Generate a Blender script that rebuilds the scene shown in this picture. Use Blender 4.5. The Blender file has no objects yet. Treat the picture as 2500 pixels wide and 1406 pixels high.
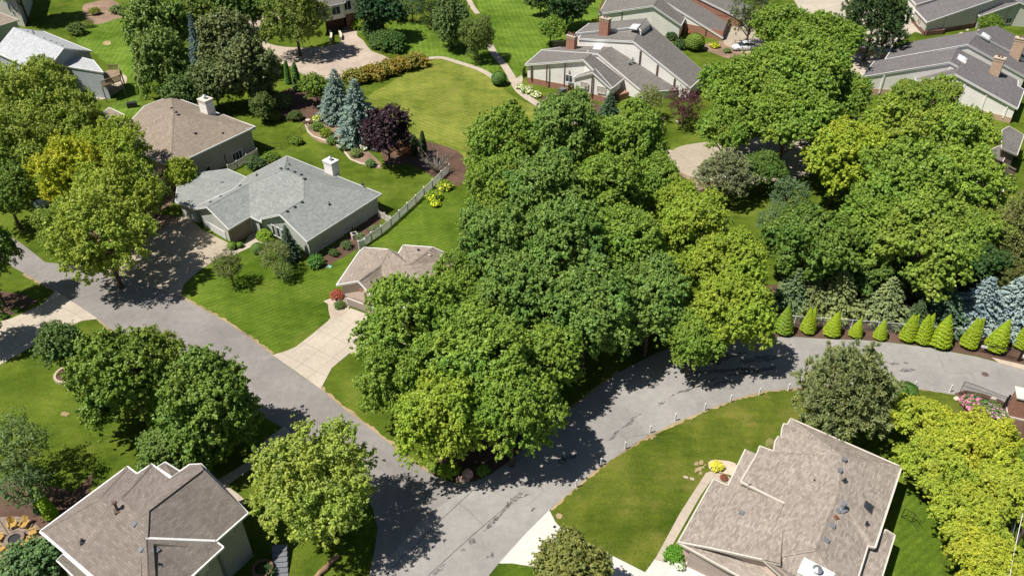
import bpy, bmesh, math, random
import numpy as np
from mathutils import Vector, Matrix
R=math.radians
# ---------------- camera, world, sun, exposure ----------------
F=1944.; TH=R(37.3); H=60.
SUN_EL=61.; SUN_DIR=22.          # elevation; direction shadows fall, degrees from +X towards +Y
sc=bpy.context.scene
cd=bpy.data.cameras.new('camera'); cam=bpy.data.objects.new('camera',cd); sc.collection.objects.link(cam); sc.camera=cam
cd.sensor_width=36; cd.lens=36*F/2500; cd.clip_start=.5; cd.clip_end=3000
cam.location=(0,0,H); cam.rotation_euler=(R(90)-TH,0,0)
w=bpy.data.worlds.new('World'); sc.world=w; w.use_nodes=True
nt=w.node_tree; bg=nt.nodes['Background']; sky=nt.nodes.new('ShaderNodeTexSky'); sky.sky_type='NISHITA'; sky.sun_disc=False
sdx,sdy=-math.cos(R(SUN_DIR)),-math.sin(R(SUN_DIR))
sky.sun_elevation=R(SUN_EL); sky.sun_rotation=math.atan2(sdx,sdy); sky.altitude=300
nt.links.new(sky.outputs[0],bg.inputs[0]); bg.inputs[1].default_value=.05
sl=bpy.data.lights.new('sun','SUN'); so=bpy.data.objects.new('sun',sl); sc.collection.objects.link(so)
sl.energy=5.; sl.angle=R(.5); sl.color=(1,.95,.87)
sv=Vector((sdx*math.cos(R(SUN_EL)),sdy*math.cos(R(SUN_EL)),math.sin(R(SUN_EL))))
so.rotation_euler=sv.to_track_quat('Z','Y').to_euler()
sc.view_settings.view_transform='Standard'; sc.view_settings.look='None'; sc.view_settings.exposure=.28; sc.view_settings.gamma=1
# ---------------- helpers ----------------
def ray(x,y):
    dx=(x-1250)/F; dy=(703-y)/F
    return Vector((dx,math.cos(TH)+dy*math.sin(TH),-math.sin(TH)+dy*math.cos(TH)))
def G(x,y,z=0.):
    r=ray(x,y); return Vector((0,0,H))+r*((H-z)/-r.z)
def onpl(x,y,a,b,c):
    n=(b-a).cross(c-a); r=ray(x,y); o=Vector((0,0,H)); return o+r*((a-o).dot(n)/r.dot(n))
def C(ox,oy,s): return lambda x,y:(ox+x/s,oy+y/s)
def pxm(x,y,z=0.): # photo pixels per metre at that point
    p=G(x,y,z); d=p-Vector((0,0,H)); return F/(d.y*math.cos(TH)-d.z*math.sin(TH))
r1=C(0,0,3.515);r2=C(600,0,3.515);r3=C(1200,0,3.515);r4=C(1800,0,3.27);r5=C(0,350,3.515);r6=C(600,350,3.515)
r8=C(1800,350,3.27);s1=C(0,700,3.515);s2=C(600,700,3.515);s3=C(1200,700,3.515);s4=C(1800,700,3.27);s5=C(0,1006,3.515)
s6=C(600,1006,3.515);s7=C(1200,1006,3.515);s8=C(1800,976,3.27)
tI=C(1250,20,5.);tK=C(2080,0,4.686);tB=C(0,1180,6.22);tG=C(2300,860,7.03);tH=C(600,0,7.81);tM=C(2300,280,5.86);tD=C(430,380,4.808)
ID=C(0,0,1.)
ORG={}
COL=sc.collection
def tag(o,label=None,cat=None,group=None,kind=None):
    if label:o['label']=label
    if cat:o['category']=cat
    if group:o['group']=group
    if kind:o['kind']=kind
    return o
def thing(name,loc,label,cat,group=None):
    o=bpy.data.objects.new(name,None); COL.objects.link(o); o.location=loc; o.empty_display_size=.3
    ORG[o.name]=Vector(loc); return tag(o,label,cat,group)
class MB:
    def __init__(s): s.v=[]; s.f=[]
    def add(s,vs,fs):
        n=len(s.v); s.v+=[tuple(v) for v in vs]; s.f+=[tuple(i+n for i in f) for f in fs]; return s
    def box(s,c,sz,rz=0,top=1.):
        cx,cy,cz=c; a,b,h=sz[0]/2,sz[1]/2,sz[2]; vs=[]
        for z,k in ((0,1),(h,top)):
            for x,y in ((-a,-b),(a,-b),(a,b),(-a,b)):
                x*=k;y*=k; vs.append((cx+x*math.cos(rz)-y*math.sin(rz),cy+x*math.sin(rz)+y*math.cos(rz),cz+z))
        return s.add(vs,[(3,2,1,0),(4,5,6,7),(0,1,5,4),(1,2,6,5),(2,3,7,6),(3,0,4,7)])
    def beam(s,a,b,w,h):   # box along a->b, width w horizontally, height h, top at the given line
        a=Vector(a);b=Vector(b);d=(b-a).normalized(); n=d.cross(Vector((0,0,1)))
        n=n.normalized()*w/2 if n.length>1e-4 else Vector((w/2,0,0)); u=Vector((0,0,h)) if abs(d.z)<.9 else Vector((0,h,0))
        vs=[a-n-u,a+n-u,a+n,a-n,b-n-u,b+n-u,b+n,b-n]
        return s.add(vs,[(0,3,2,1),(4,5,6,7),(0,1,5,4),(1,2,6,5),(2,3,7,6),(3,0,4,7)])
    def tube(s,pts,rs,n=8,cap=True):
        k=len(pts); vs=[];fs=[]
        for i in range(k):
            d=(Vector(pts[min(i+1,k-1)])-Vector(pts[max(i-1,0)])).normalized()
            u=d.orthogonal().normalized(); v=d.cross(u)
            for j in range(n):
                a=2*math.pi*j/n; vs.append(Vector(pts[i])+(u*math.cos(a)+v*math.sin(a))*rs[i])
        for i in range(k-1):
            for j in range(n):
                fs.append((i*n+j,i*n+(j+1)%n,(i+1)*n+(j+1)%n,(i+1)*n+j))
        if cap: fs+= [tuple(range(n-1,-1,-1)),tuple(range((k-1)*n,k*n))]
        return s.add(vs,fs)
    def prism(s,loop,z0,z1):
        n=len(loop); vs=[(p[0],p[1],z0) for p in loop]+[(p[0],p[1],z1) for p in loop]
        return s.add(vs,[tuple(range(n-1,-1,-1)),tuple(range(n,2*n))]+[(i,(i+1)%n,n+(i+1)%n,n+i) for i in range(n)])
    def build(s,name,mat,parent=None,smooth=False,rot=None,ns=None):
        o0=ORG.get(parent.name,Vector()) if parent else Vector()
        me=bpy.data.meshes.new(name); me.from_pydata([tuple(Vector(v)-o0) for v in s.v],[],s.f); me.update()
        uv=me.uv_layers.new(name='UVMap'); dat=uv.data
        for p in me.polygons:
            n=p.normal if ns is None else ns[p.index]
            if rot is not None and abs(n.z)>.5: u=Vector((math.cos(rot),math.sin(rot),0)); v=Vector((-math.sin(rot),math.cos(rot),0))
            else:
                u=Vector((0,0,1)).cross(n); u=u.normalized() if u.length>1e-3 else Vector((1,0,0)); v=n.cross(u)
            for li in p.loop_indices:
                co=me.vertices[me.loops[li].vertex_index].co+o0; dat[li].uv=(co.dot(u),co.dot(v))
        if smooth: me.polygons.foreach_set('use_smooth',[True]*len(me.polygons))
        if mat: me.materials.append(mat)
        o=bpy.data.objects.new(name,me); COL.objects.link(o)
        if parent: o.parent=parent; ORG[o.name]=o0
        return o
# ---------------- materials ----------------
class NT:
    def __init__(s,name):
        s.m=bpy.data.materials.new(name); s.m.use_nodes=True; s.t=s.m.node_tree; s.b=s.t.nodes['Principled BSDF']
        s.b.inputs['Roughness'].default_value=.9; s.b.inputs['Specular IOR Level'].default_value=.2
    def n(s,ty,**k):
        o=s.t.nodes.new('ShaderNode'+ty)
        for a,b in k.items():
            if a.startswith('i_'):
                key=a[2:]; key=int(key) if key.isdigit() else key.replace('_',' '); s.set(o.inputs[key],b)
            else: setattr(o,a,b)
        return o
    def set(s,inp,v):
        if isinstance(v,bpy.types.NodeSocket): s.t.links.new(v,inp)
        elif isinstance(v,(tuple,list)) and len(v)==3 and inp.type=='RGBA': inp.default_value=(*v,1)
        else: inp.default_value=v
    def co(s,kind='Object'): return s.n('TexCoord').outputs[kind]
    def map(s,v,sc_=(1,1,1),rot=(0,0,0)): return s.n('Mapping',i_Vector=v,i_Scale=sc_,i_Rotation=rot).outputs[0]
    def noise(s,v,scale,det=3,rough=.6): return s.n('TexNoise',i_Vector=v,i_Scale=scale,i_Detail=det,i_Roughness=rough).outputs[0]
    def ramp(s,f,a,b,ca=(0,0,0),cb=(1,1,1)):
        r=s.n('ValToRGB',i_Fac=f); e=r.color_ramp.elements; e[0].position=a; e[1].position=b; e[0].color=(*ca,1); e[1].color=(*cb,1); return r.outputs[0]
    def mix(s,f,a,b,bt='MIX'):
        m=s.n('Mix',data_type='RGBA',blend_type=bt); s.set(m.inputs[0],f); s.set(m.inputs[6],a); s.set(m.inputs[7],b); return m.outputs[2]
    def math(s,op,a,b=0.): return s.n('Math',operation=op,i_0=a,i_1=b).outputs[0]
    def fin(s,col,rough=None,bump=None,bs=.3,bd=.02,spec=None):
        s.set(s.b.inputs['Base Color'],col)
        if rough is not None: s.set(s.b.inputs['Roughness'],rough)
        if spec is not None: s.set(s.b.inputs['Specular IOR Level'],spec)
        if bump is not None: s.set(s.b.inputs['Normal'],s.n('Bump',i_Height=bump,i_Strength=bs,i_Distance=bd).outputs[0])
        return s.m
def flat(name,c,rough=.8,spec=.3,metal=0,var=.12):
    t=NT(name); o=t.co(); n=t.noise(o,1.3,4); t.b.inputs['Metallic'].default_value=metal
    return t.fin(t.mix(t.ramp(n,.3,.7),tuple(x*(1-var) for x in c),tuple(x*(1+var) for x in c)),rough,spec=spec)
def shingle(name,c1,c2,bw=.42,rh=.16,dk=.55):
    t=NT(name); uv=t.co('UV')
    b=t.n('TexBrick',i_Vector=uv,i_Color1=c1,i_Color2=c2,i_Mortar=tuple(x*dk for x in c1),i_Scale=1.,i_Mortar_Size=.012,i_Mortar_Smooth=.6,i_Brick_Width=bw,i_Row_Height=rh,offset=.37)
    b2=t.n('TexBrick',i_Vector=uv,i_Color1=(.90,.90,.90),i_Color2=(1.1,1.1,1.09),i_Mortar=(1,1,1),i_Scale=1.,i_Mortar_Size=0.,i_Brick_Width=bw*1.4,i_Row_Height=rh,offset=.61)
    c=t.mix(1.,b.outputs[0],b2.outputs[0],'MULTIPLY')
    n=t.noise(t.co(),.25,4); c=t.mix(1.,c,t.ramp(n,.25,.75,(.93,.925,.92),(1.06,1.06,1.06)),'MULTIPLY')
    n2=t.noise(uv,22,2); c=t.mix(1.,c,t.ramp(n2,.3,.7,(.84,.84,.84),(1.15,1.15,1.15)),'MULTIPLY')
    st=t.noise(t.map(uv,(1.4,.12,1)),1.,3); c=t.mix(1.,c,t.ramp(st,.35,.7,(.93,.92,.91),(1.04,1.04,1.04)),'MULTIPLY')
    return t.fin(c,.95,b.outputs[1],-.35,.03,spec=.15)
def siding(name,c,rh=.22,vert=False):
    t=NT(name); uv=t.co('UV'); v=t.map(uv,(1,1,1),(0,0,R(90) if vert else 0))
    b=t.n('TexBrick',i_Vector=v,i_Color1=c,i_Color2=tuple(x*.95 for x in c),i_Mortar=tuple(x*.6 for x in c),i_Scale=1.,i_Mortar_Size=.012,i_Mortar_Smooth=.4,i_Brick_Width=4.,i_Row_Height=rh)
    n=t.noise(uv,.5,4); return t.fin(t.mix(1.,b.outputs[0],t.ramp(n,.3,.7,(.93,.93,.92),(1.05,1.05,1.05)),'MULTIPLY'),.7,b.outputs[1],-.3,.02)
def brick(name,c1,c2,mo):
    t=NT(name); uv=t.co('UV')
    b=t.n('TexBrick',i_Vector=uv,i_Color1=c1,i_Color2=c2,i_Mortar=mo,i_Scale=1.,i_Mortar_Size=.012,i_Brick_Width=.3,i_Row_Height=.1)
    n=t.noise(uv,5,3); return t.fin(t.mix(1.,b.outputs[0],t.ramp(n,.3,.7,(.75,.75,.75),(1.25,1.22,1.2)),'MULTIPLY'),.9,b.outputs[1],-.3,.02)
def grass(name,c1,c2,dry=.35,stripe=0.,sang=0.,sw=1.1):
    t=NT(name); o=t.co()
    a=t.noise(o,.11,5,.7); c=t.mix(t.ramp(a,.36,.64),tuple(x*.82 for x in c1),tuple(x*1.08 for x in c2)); sk=t.noise(t.map(o,(.18,1.1,1),(0,0,sang+.6)),1.,4,.7); c=t.mix(1.,c,t.ramp(sk,.32,.7,(.82,.86,.85),(1.16,1.12,1.05)),'MULTIPLY')
    b=t.noise(o,.45,5,.7); c=t.mix(1.,c,t.ramp(b,.3,.72,(.72,.78,.75),(1.22,1.16,1.1)),'MULTIPLY')
    f=t.noise(o,5.5,4,.8); c=t.mix(1.,c,t.ramp(f,.32,.68,(.66,.7,.66),(1.36,1.3,1.3)),'MULTIPLY')
    d=t.noise(t.map(o,(1,1,1)),.22,6,.75); c=t.mix(t.math('MULTIPLY',t.ramp(d,.52,.75),dry),c,(.20,.17,.05))
    if stripe:
        wv=t.n('TexWave',i_Vector=t.map(o,(1,1,1),(0,0,sang)),i_Scale=.5/sw,i_Distortion=3.5,i_Detail=2.,i_Detail_Scale=.4,bands_direction='X').outputs[1]
        c=t.mix(1.,c,t.ramp(wv,.2,.8,(1-stripe,1-stripe,1-stripe),(1+stripe,1+stripe*.8,1+stripe)),'MULTIPLY')
    g=t.noise(o,14,3,.8); return t.fin(c,1.,g,.7,.12,spec=.05)
def ground_stone(name,c,joint=None,jw=3.,jh=3.,var=.1,spot=.0,jd=.55,fine=30):
    t=NT(name); o=t.co(); uv=t.co('UV'); n=t.noise(o,.25,5,.6); k=t.ramp(n,.3,.7,tuple(x*(1-var) for x in c),tuple(x*(1+var) for x in c))
    f=t.noise(o,fine,2,.7); k=t.mix(1.,k,t.ramp(f,.3,.7,(.9,.9,.9),(1.1,1.1,1.1)),'MULTIPLY')
    m=t.noise(o,2.2,5,.75); k=t.mix(1.,k,t.ramp(m,.35,.7,(.9,.89,.88),(1.05,1.05,1.05)),'MULTIPLY')
    if joint:
        b=t.n('TexBrick',i_Vector=uv,i_Color1=(1,1,1),i_Color2=(.95,.945,.94),i_Mortar=(jd,jd,jd*.96),i_Scale=1.,i_Mortar_Size=.03,i_Mortar_Smooth=.5,i_Brick_Width=jw,i_Row_Height=jh,offset=0.)
        k=t.mix(1.,k,b.outputs[0],'MULTIPLY')
    return t.fin(k,.92,f,.2,.01,spec=.2)
def asphalt(name,c):
    t=NT(name); o=t.co(); n=t.noise(o,.14,6,.7); k=t.ramp(n,.34,.66,tuple(x*.84 for x in c),tuple(x*1.12 for x in c)); pt=t.n('SeparateColor',i_0=t.n('TexVoronoi',i_Vector=o,i_Scale=.13).outputs[1]).outputs[0]; k=t.mix(1.,k,t.ramp(pt,.0,1.,(.955,.955,.96),(1.03,1.03,1.03)),'MULTIPLY')
    f=t.noise(o,26,2,.8); k=t.mix(1.,k,t.ramp(f,.3,.7,(.82,.82,.82),(1.18,1.18,1.18)),'MULTIPLY')
    m=t.noise(o,1.4,6,.75); k=t.mix(1.,k,t.ramp(m,.38,.66,(.9,.9,.91),(1.06,1.05,1.04)),'MULTIPLY')
    cr=t.n('TexVoronoi',feature='DISTANCE_TO_EDGE',i_Vector=t.mix(.22,o,t.n('TexNoise',i_Vector=o,i_Scale=.5,i_Detail=3).outputs[1]),i_Scale=.14).outputs[0]
    msk=t.math('MULTIPLY',t.ramp(cr,.0,.006,(1,1,1),(0,0,0)),t.ramp(t.noise(o,.08,2),.5,.62))
    k=t.mix(t.math('MULTIPLY',msk,.45),k,(.06,.06,.062))
    return t.fin(k,.85,f,.3,.01,spec=.3)
M={}
M['shA']=shingle('tan_shingles',(.27,.232,.20),(.40,.35,.305),.36,.17,.75)
M['shB']=shingle('brown_grey_shingles',(.20,.17,.15),(.25,.215,.19),.4,.2,.6)
M['shC']=shingle('blond_shingles',(.27,.225,.19),(.37,.31,.26),.42,.18,.75)
M['shD']=shingle('pale_grey_shingles',(.245,.262,.255),(.30,.318,.305),.36,.2,.62)
M['shE']=shingle('beige_shingles',(.25,.205,.165),(.31,.26,.21),.4,.2,.7)
M['shF']=shingle('silver_shingles',(.40,.42,.44),(.47,.49,.51),.4,.25,.8)
M['shI']=shingle('warm_grey_shingles',(.175,.165,.155),(.205,.193,.182),.4,.22,.75)
M['shK']=shingle('slate_violet_shingles',(.155,.147,.15),(.182,.172,.176),.4,.22,.75)
M['white']=flat('white_trim_paint',(.78,.77,.76),.5,.4,var=.04)
M['tanpaint']=flat('taupe_trim_paint',(.42,.36,.32),.6,.3,var=.05)
M['cream']=flat('cream_trim_paint',(.62,.57,.50),.6,.3,var=.05)
M['wgrey']=siding('grey_green_siding',(.46,.48,.44),.3,True)
M['wwhite']=siding('white_siding',(.86,.83,.79),.3)
M['wcream']=siding('pale_green_siding',(.50,.50,.44),.3)
M['wtan']=siding('tan_siding',(.42,.38,.33),.3,True)
M['wblue']=siding('pale_blue_siding',(.40,.43,.46),.3)
M['wpink']=siding('pinkish_stucco',(.62,.49,.42),1.2)
M['wbeige']=siding('beige_panel',(.36,.345,.30),1.4)
M['brick']=brick('red_brick',(.30,.12,.075),(.38,.17,.11),(.36,.27,.22))
M['brickd']=brick('dark_brick',(.16,.075,.055),(.22,.11,.08),(.2,.15,.12))
M['brickt']=brick('tan_brick',(.42,.27,.18),(.52,.36,.25),(.5,.42,.34))
M['brickg']=brick('brown_grey_brick',(.23,.17,.12),(.32,.25,.19),(.34,.3,.26))
M['stone']=brick('cream_stone_block',(.52,.43,.33),(.62,.53,.42),(.3,.26,.2))
M['brown']=flat('brown_stained_post',(.13,.085,.07),.7)
M['wood']=flat('weathered_wood',(.25,.185,.12),.85,var=.3)
M['woodg']=siding('grey_weathered_boards',(.16,.12,.105),.14,True)
M['log']=flat('split_rail_wood',(.32,.2,.12),.9,var=.35)
M['dark']=flat('dark_roof_vent',(.035,.035,.04),.5)
M['ventg']=flat('grey_roof_vent',(.16,.17,.19),.5)
M['metal']=flat('galvanised_metal',(.42,.44,.46),.35,.6,.6)
M['copper']=flat('rusty_cap',(.22,.09,.05),.7)
M['iron']=flat('black_iron',(.015,.015,.017),.4,.5)
M['glass']=flat('window_glass',(.03,.04,.05),.08,.9,var=.3)
M['blind']=flat('window_blind',(.5,.46,.4),.5,.5,var=.08)
M['skyl']=flat('skylight_dome',(.75,.77,.78),.25,.6,var=.03)
M['garage']=siding('white_garage_panels',(.62,.62,.61),.55)
M['garaget']=siding('taupe_garage_panels',(.36,.30,.265),.55)
M['gdark']=siding('dark_garage_panels',(.09,.05,.04),.55)
M['ac']=flat('grey_metal_cabinet',(.10,.12,.15),.5,.4)
M['red']=flat('terracotta',(.45,.12,.05),.7)
M['yellow']=flat('yellow_painted_wood',(.46,.285,.075),.6,var=.1)
M['grass']=grass('lawn_grass',(.082,.132,.014),(.128,.180,.024),.35)
M['grassR']=grass('dry_lawn_grass',(.082,.132,.014),(.150,.175,.030),.75)
M['grassU']=grass('light_lawn_grass',(.165,.215,.035),(.235,.265,.055),.55,.08,-.9,1.4)
M['grassB']=grass('bright_lawn_grass',(.105,.185,.022),(.150,.240,.036),.25,.08,-.15,1.6)
M['grassC']=grass('striped_lawn_grass',(.082,.145,.014),(.125,.195,.024),.25,.08,.95,1.0)
M['asph']=asphalt('asphalt',(.26,.242,.225))
M['asphR']=asphalt('grey_asphalt',(.315,.30,.28))
M['conc']=ground_stone('concrete_cream',(.50,.44,.36),1,2.6,2.2)
M['concD']=ground_stone('concrete_driveway_buff',(.42,.36,.28),1,3.,3.,.14)
M['concW']=ground_stone('concrete_new_white',(.66,.63,.585),1,3.4,3.4,.04,jd=.82)
M['concH']=ground_stone('concrete_old_pinkish',(.46,.38,.31),1,4.,4.,.14)
M['walk']=ground_stone('path_concrete',(.48,.415,.34),1,1.4,1.4,.08,jd=.7)
M['mulch']=ground_stone('brown_mulch',(.115,.07,.05),None,var=.35,fine=9)
M['mulchP']=ground_stone('pink_mulch',(.28,.19,.135),None,var=.35,fine=7)
M['gravel']=ground_stone('river_gravel',(.50,.42,.33),None,var=.25,fine=8)
M['paver']=ground_stone('fire_pit_pavers',(.30,.235,.19),1,.6,.4,.12,jd=.6)
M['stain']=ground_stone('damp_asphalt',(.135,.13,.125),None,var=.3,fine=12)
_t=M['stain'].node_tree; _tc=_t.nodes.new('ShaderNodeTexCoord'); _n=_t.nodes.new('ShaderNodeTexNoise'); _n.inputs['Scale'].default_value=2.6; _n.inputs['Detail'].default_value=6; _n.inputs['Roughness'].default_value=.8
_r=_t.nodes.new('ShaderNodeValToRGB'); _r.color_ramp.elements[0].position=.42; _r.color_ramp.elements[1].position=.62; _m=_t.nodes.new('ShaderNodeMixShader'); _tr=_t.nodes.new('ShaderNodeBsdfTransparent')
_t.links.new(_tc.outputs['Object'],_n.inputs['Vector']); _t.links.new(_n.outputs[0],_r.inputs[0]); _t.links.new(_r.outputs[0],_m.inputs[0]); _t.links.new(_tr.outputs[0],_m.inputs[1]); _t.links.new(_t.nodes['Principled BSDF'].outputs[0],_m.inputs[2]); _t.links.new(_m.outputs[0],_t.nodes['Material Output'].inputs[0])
M['dirt']=ground_stone('bare_straw_ground',(.36,.27,.15),None,var=.4,fine=7)
# ---------------- ground ----------------
def smooth_loop(pts,k=4,jit=0.,seed=1):
    rnd=random.Random(seed); n=len(pts); out=[]
    for i in range(n):
        p0,p1,p2,p3=[Vector(pts[(i+j)%n][:2]) for j in (-1,0,1,2)]
        for s in range(k):
            t=s/k; q=.5*((2*p1)+(p2-p0)*t+(2*p0-5*p1+4*p2-p3)*t*t+(3*p1-p0-3*p2+p3)*t*t*t)
            out.append((q.x+rnd.uniform(-jit,jit),q.y+rnd.uniform(-jit,jit)))
    return out
def sheet(name,px,mat,z,c=ID,rot=None,sm=0,jit=0.,label=None,kind='structure',parent=None):
    P=[tuple(G(*c(x,y),z))[:2] for x,y in px]
    if sm: P=smooth_loop(P,sm,jit,len(px))
    a=sum(P[i][0]*P[(i+1)%len(P)][1]-P[(i+1)%len(P)][0]*P[i][1] for i in range(len(P)))
    if a<0: P=P[::-1]
    m=MB().add([(x,y,z) for x,y in P],[tuple(range(len(P)))])
    o=m.build(name,mat,parent,rot=rot); return tag(o,label,kind=kind)
def dirang(p,q): a=G(*p);b=G(*q); return math.atan2(b.y-a.y,b.x-a.x)
g=MB(); g.add([(-900,-200,0),(900,-200,0),(900,1600,0),(-900,1600,0)],[(0,1,2,3)]); tag(g.build('ground',M['grass']),kind='structure')
# lawns with their own grass
sheet('lawn',[(1005,165),(1050,150),(1095,142),(1150,158),(1200,185),(1250,235),(1330,268),(1400,300),(1500,330),(1420,420),(1200,420),(1120,395),(1060,345),(990,330),(900,285),(900,235),(950,205)],M['grassU'],.010,sm=3)
sheet('lawn',[(1175,-60),(1400,-60),(1480,0),(1440,60),(1380,120),(1290,175),(1262,190),(1240,150),(1200,120),(1180,60)],M['grassB'],.012,sm=3)
sheet('lawn',[(950,60),(1080,60),(1140,90),(1215,150),(1195,180),(1090,140),(1030,145),(985,120)],M['grassB'],.014,sm=3)
sheet('lawn',[(885,600),(990,520),(1060,470),(1120,470),(1180,560),(1150,640),(1115,628),(1070,604),(985,598)],M['grassC'],.016,sm=2)
sheet('lawn',[(445,720),(480,665),(530,630),(610,600),(760,650),(880,600),(830,700),(800,780),(665,864),(560,790)],M['grassC'],.010)
sheet('lawn',[(185,90),(330,30),(340,330),(270,270),(300,200),(230,130)],M['grassB'],.010,sm=2)
sheet('lawn',[(1345,1240),(1400,1190),(1450,1150),(1500,1110),(1560,1075),(1650,1030),(1720,1000),(1790,975),(1860,955),(1930,948),(2050,940),(2220,945),(2320,957),(2345,975),(2330,1060),(2100,1000),(1930,1030),(1830,1100),(1725,1155),(1660,1250),(1598,1364),(1575,1396),(1484,1350),(1416,1316),(1371,1290),(1356,1273)],M['grassR'],.012,jit=.0)
sheet('lawn',[(2130,1100),(2230,1120),(2300,1200),(2300,1500),(2100,1500),(2130,1330)],M['grassC'],.012)
# roads
RL=[(-80,525),(0,560),(60,600),(110,640),(250,655),(440,724),(560,790),(612,826),(665,866),(725,910),(782,948),(830,990),(900,1042),(960,1088),(1000,1124),(1045,1152),(1080,1170),(1120,1180),(1160,1174),(1200,1156),
    (1240,1128),(1300,1075),(1359,1021),(1413,984),(1456,950),(1513,908),(1570,878),(1598,863),(1650,845),(1720,830),(1800,823),(1860,822),(1947,822),(2014,827),(2106,830),(2167,835),(2259,847),(2320,859),(2381,870),(2442,886),(2520,906),(2700,950),
    (2700,1010),(2560,1000),(2480,985),(2400,975),(2345,966),(2320,957),(2220,945),(2120,942),(2030,941),(1930,948),(1860,955),(1790,975),(1720,1000),(1650,1030),(1560,1075),(1500,1110),(1450,1150),(1400,1190),(1343,1243),(1285,1300),(1218,1374),(1180,1420),(1100,1560),
    (800,1560),(890,1430),(902,1400),(915,1340),(922,1290),(910,1240),(870,1180),(800,1115),(700,1050),(600,990),(500,925),(400,868),(330,828),(290,812),(262,798),(239,779),(187,744),(137,711),(60,668),(0,634),(-80,590)]
sheet('road',RL,M['asph'],.022,jit=.02)
RR=[(903,1400),(960,1350),(1030,1265),(1090,1225),(1165,1176),(1200,1156),(1240,1128),(1300,1075),(1359,1021),(1413,984),(1456,950),(1513,908),(1570,878),(1650,845),(1720,830),(1860,822),(2014,827),(2106,830),(2259,847),(2381,870),(2520,906),(2700,950),
    (2700,1010),(2480,985),(2345,966),(2220,945),(2030,941),(1930,948),(1860,955),(1790,975),(1650,1030),(1560,1075),(1450,1150),(1343,1243),(1285,1300),(1218,1374),(1180,1420),(1100,1560),(800,1560)]
sheet('road',RR,M['asphR'],.030,jit=.02)
rnd=random.Random(5)
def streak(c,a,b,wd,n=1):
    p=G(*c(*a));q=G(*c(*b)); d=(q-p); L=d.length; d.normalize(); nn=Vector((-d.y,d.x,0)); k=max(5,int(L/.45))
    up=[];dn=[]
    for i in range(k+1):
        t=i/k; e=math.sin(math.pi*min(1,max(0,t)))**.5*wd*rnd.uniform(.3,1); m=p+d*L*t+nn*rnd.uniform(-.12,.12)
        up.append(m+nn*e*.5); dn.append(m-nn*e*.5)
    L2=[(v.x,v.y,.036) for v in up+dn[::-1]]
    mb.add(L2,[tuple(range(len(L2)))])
mb=MB()
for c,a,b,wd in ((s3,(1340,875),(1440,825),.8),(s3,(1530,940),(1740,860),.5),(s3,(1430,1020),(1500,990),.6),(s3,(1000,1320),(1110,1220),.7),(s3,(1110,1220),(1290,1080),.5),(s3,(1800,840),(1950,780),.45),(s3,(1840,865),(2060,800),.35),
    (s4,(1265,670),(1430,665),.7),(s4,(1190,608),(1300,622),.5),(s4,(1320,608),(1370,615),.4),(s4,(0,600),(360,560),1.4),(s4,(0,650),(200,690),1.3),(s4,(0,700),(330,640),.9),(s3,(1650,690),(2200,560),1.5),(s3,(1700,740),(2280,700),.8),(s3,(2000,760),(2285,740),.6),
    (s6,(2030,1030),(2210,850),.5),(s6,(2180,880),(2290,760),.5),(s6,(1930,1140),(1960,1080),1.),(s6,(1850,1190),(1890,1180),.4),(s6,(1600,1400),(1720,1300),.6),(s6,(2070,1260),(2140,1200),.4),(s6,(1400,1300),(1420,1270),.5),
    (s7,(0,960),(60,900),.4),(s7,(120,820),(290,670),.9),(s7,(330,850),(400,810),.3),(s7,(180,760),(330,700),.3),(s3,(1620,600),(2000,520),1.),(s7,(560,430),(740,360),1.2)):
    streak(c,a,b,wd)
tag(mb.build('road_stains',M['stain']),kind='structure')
mb=MB()
for c,pp in ((s6,[(1450,1150),(1600,990),(1850,760),(2060,570)]),(s6,[(1210,1390),(1290,1310),(1340,1240),(1450,1150)]),(s6,[(1560,1406),(1860,1130),(2010,1000),(2290,760)])):
    P=[G(*c(*p),.034) for p in pp]
    for a,b in zip(P,P[1:]): mb.beam(a,b,.05,.002)
tag(mb.build('road_seams',M['dark']),kind='structure')
# driveways, paths, beds
sheet('driveway',[(665,866),(694,858),(721,847),(759,818),(799,785),(810,772),(856,752),(990,800),(1010,850),(960,870),(853,862),(810,898),(796,924),(783,949)],M['conc'],.040,rot=dirang((759,818),(721,847)))
sheet('driveway',[(-60,800),(0,785),(28,777),(99,745),(137,709),(239,778),(199,783),(159,802),(85,842),(0,890),(-60,920)],M['conc'],.040,rot=dirang((0,785),(137,709)))
sheet('driveway',[(441,724),(449,694),(484,663),(526,634),(563,622),(555,592),(495,562),(449,520),(398,560),(341,600),(300,625),(240,654)],M['concD'],.040,rot=dirang((441,724),(563,622)))
sheet('driveway',[(1341,1244),(1356,1273),(1371,1290),(1416,1316),(1484,1350),(1575,1396),(1605,1355),(1640,1372),(1672,1350),(1780,1420),(1860,1500),(1150,1500),(1180,1440),(1240,1380),(1294,1380),(1218,1374),(1285,1300)],M['concW'],.042,rot=dirang((1371,1290),(1484,1350)))
sheet('lawn',[(1216,1375),(1250,1374),(1298,1382),(1380,1420),(1380,1520),(1100,1520),(1180,1430)],M['grassC'],.046)
sheet('driveway',[(480,55),(523,42),(560,40),(600,40),(660,30),(700,40),(640,75),(600,75),(625,92),(654,106),(694,115),(771,117),(810,111),(833,100),(836,60),(850,50),(870,60),(872,88),(887,99),(907,125),(956,145),(921,166),(890,178),(850,190),(810,195),(754,190),(700,160),(657,150),(600,130),(560,110),(500,80)],M['concH'],.040,sm=2,rot=.3)
sheet('parking_court',[(1630,385),(1650,362),(1700,350),(1800,340),(1940,335),(2000,370),(1990,420),(1900,445),(1800,450),(1720,440),(1660,420)],M['concD'],.040,sm=3,rot=.4)
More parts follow.
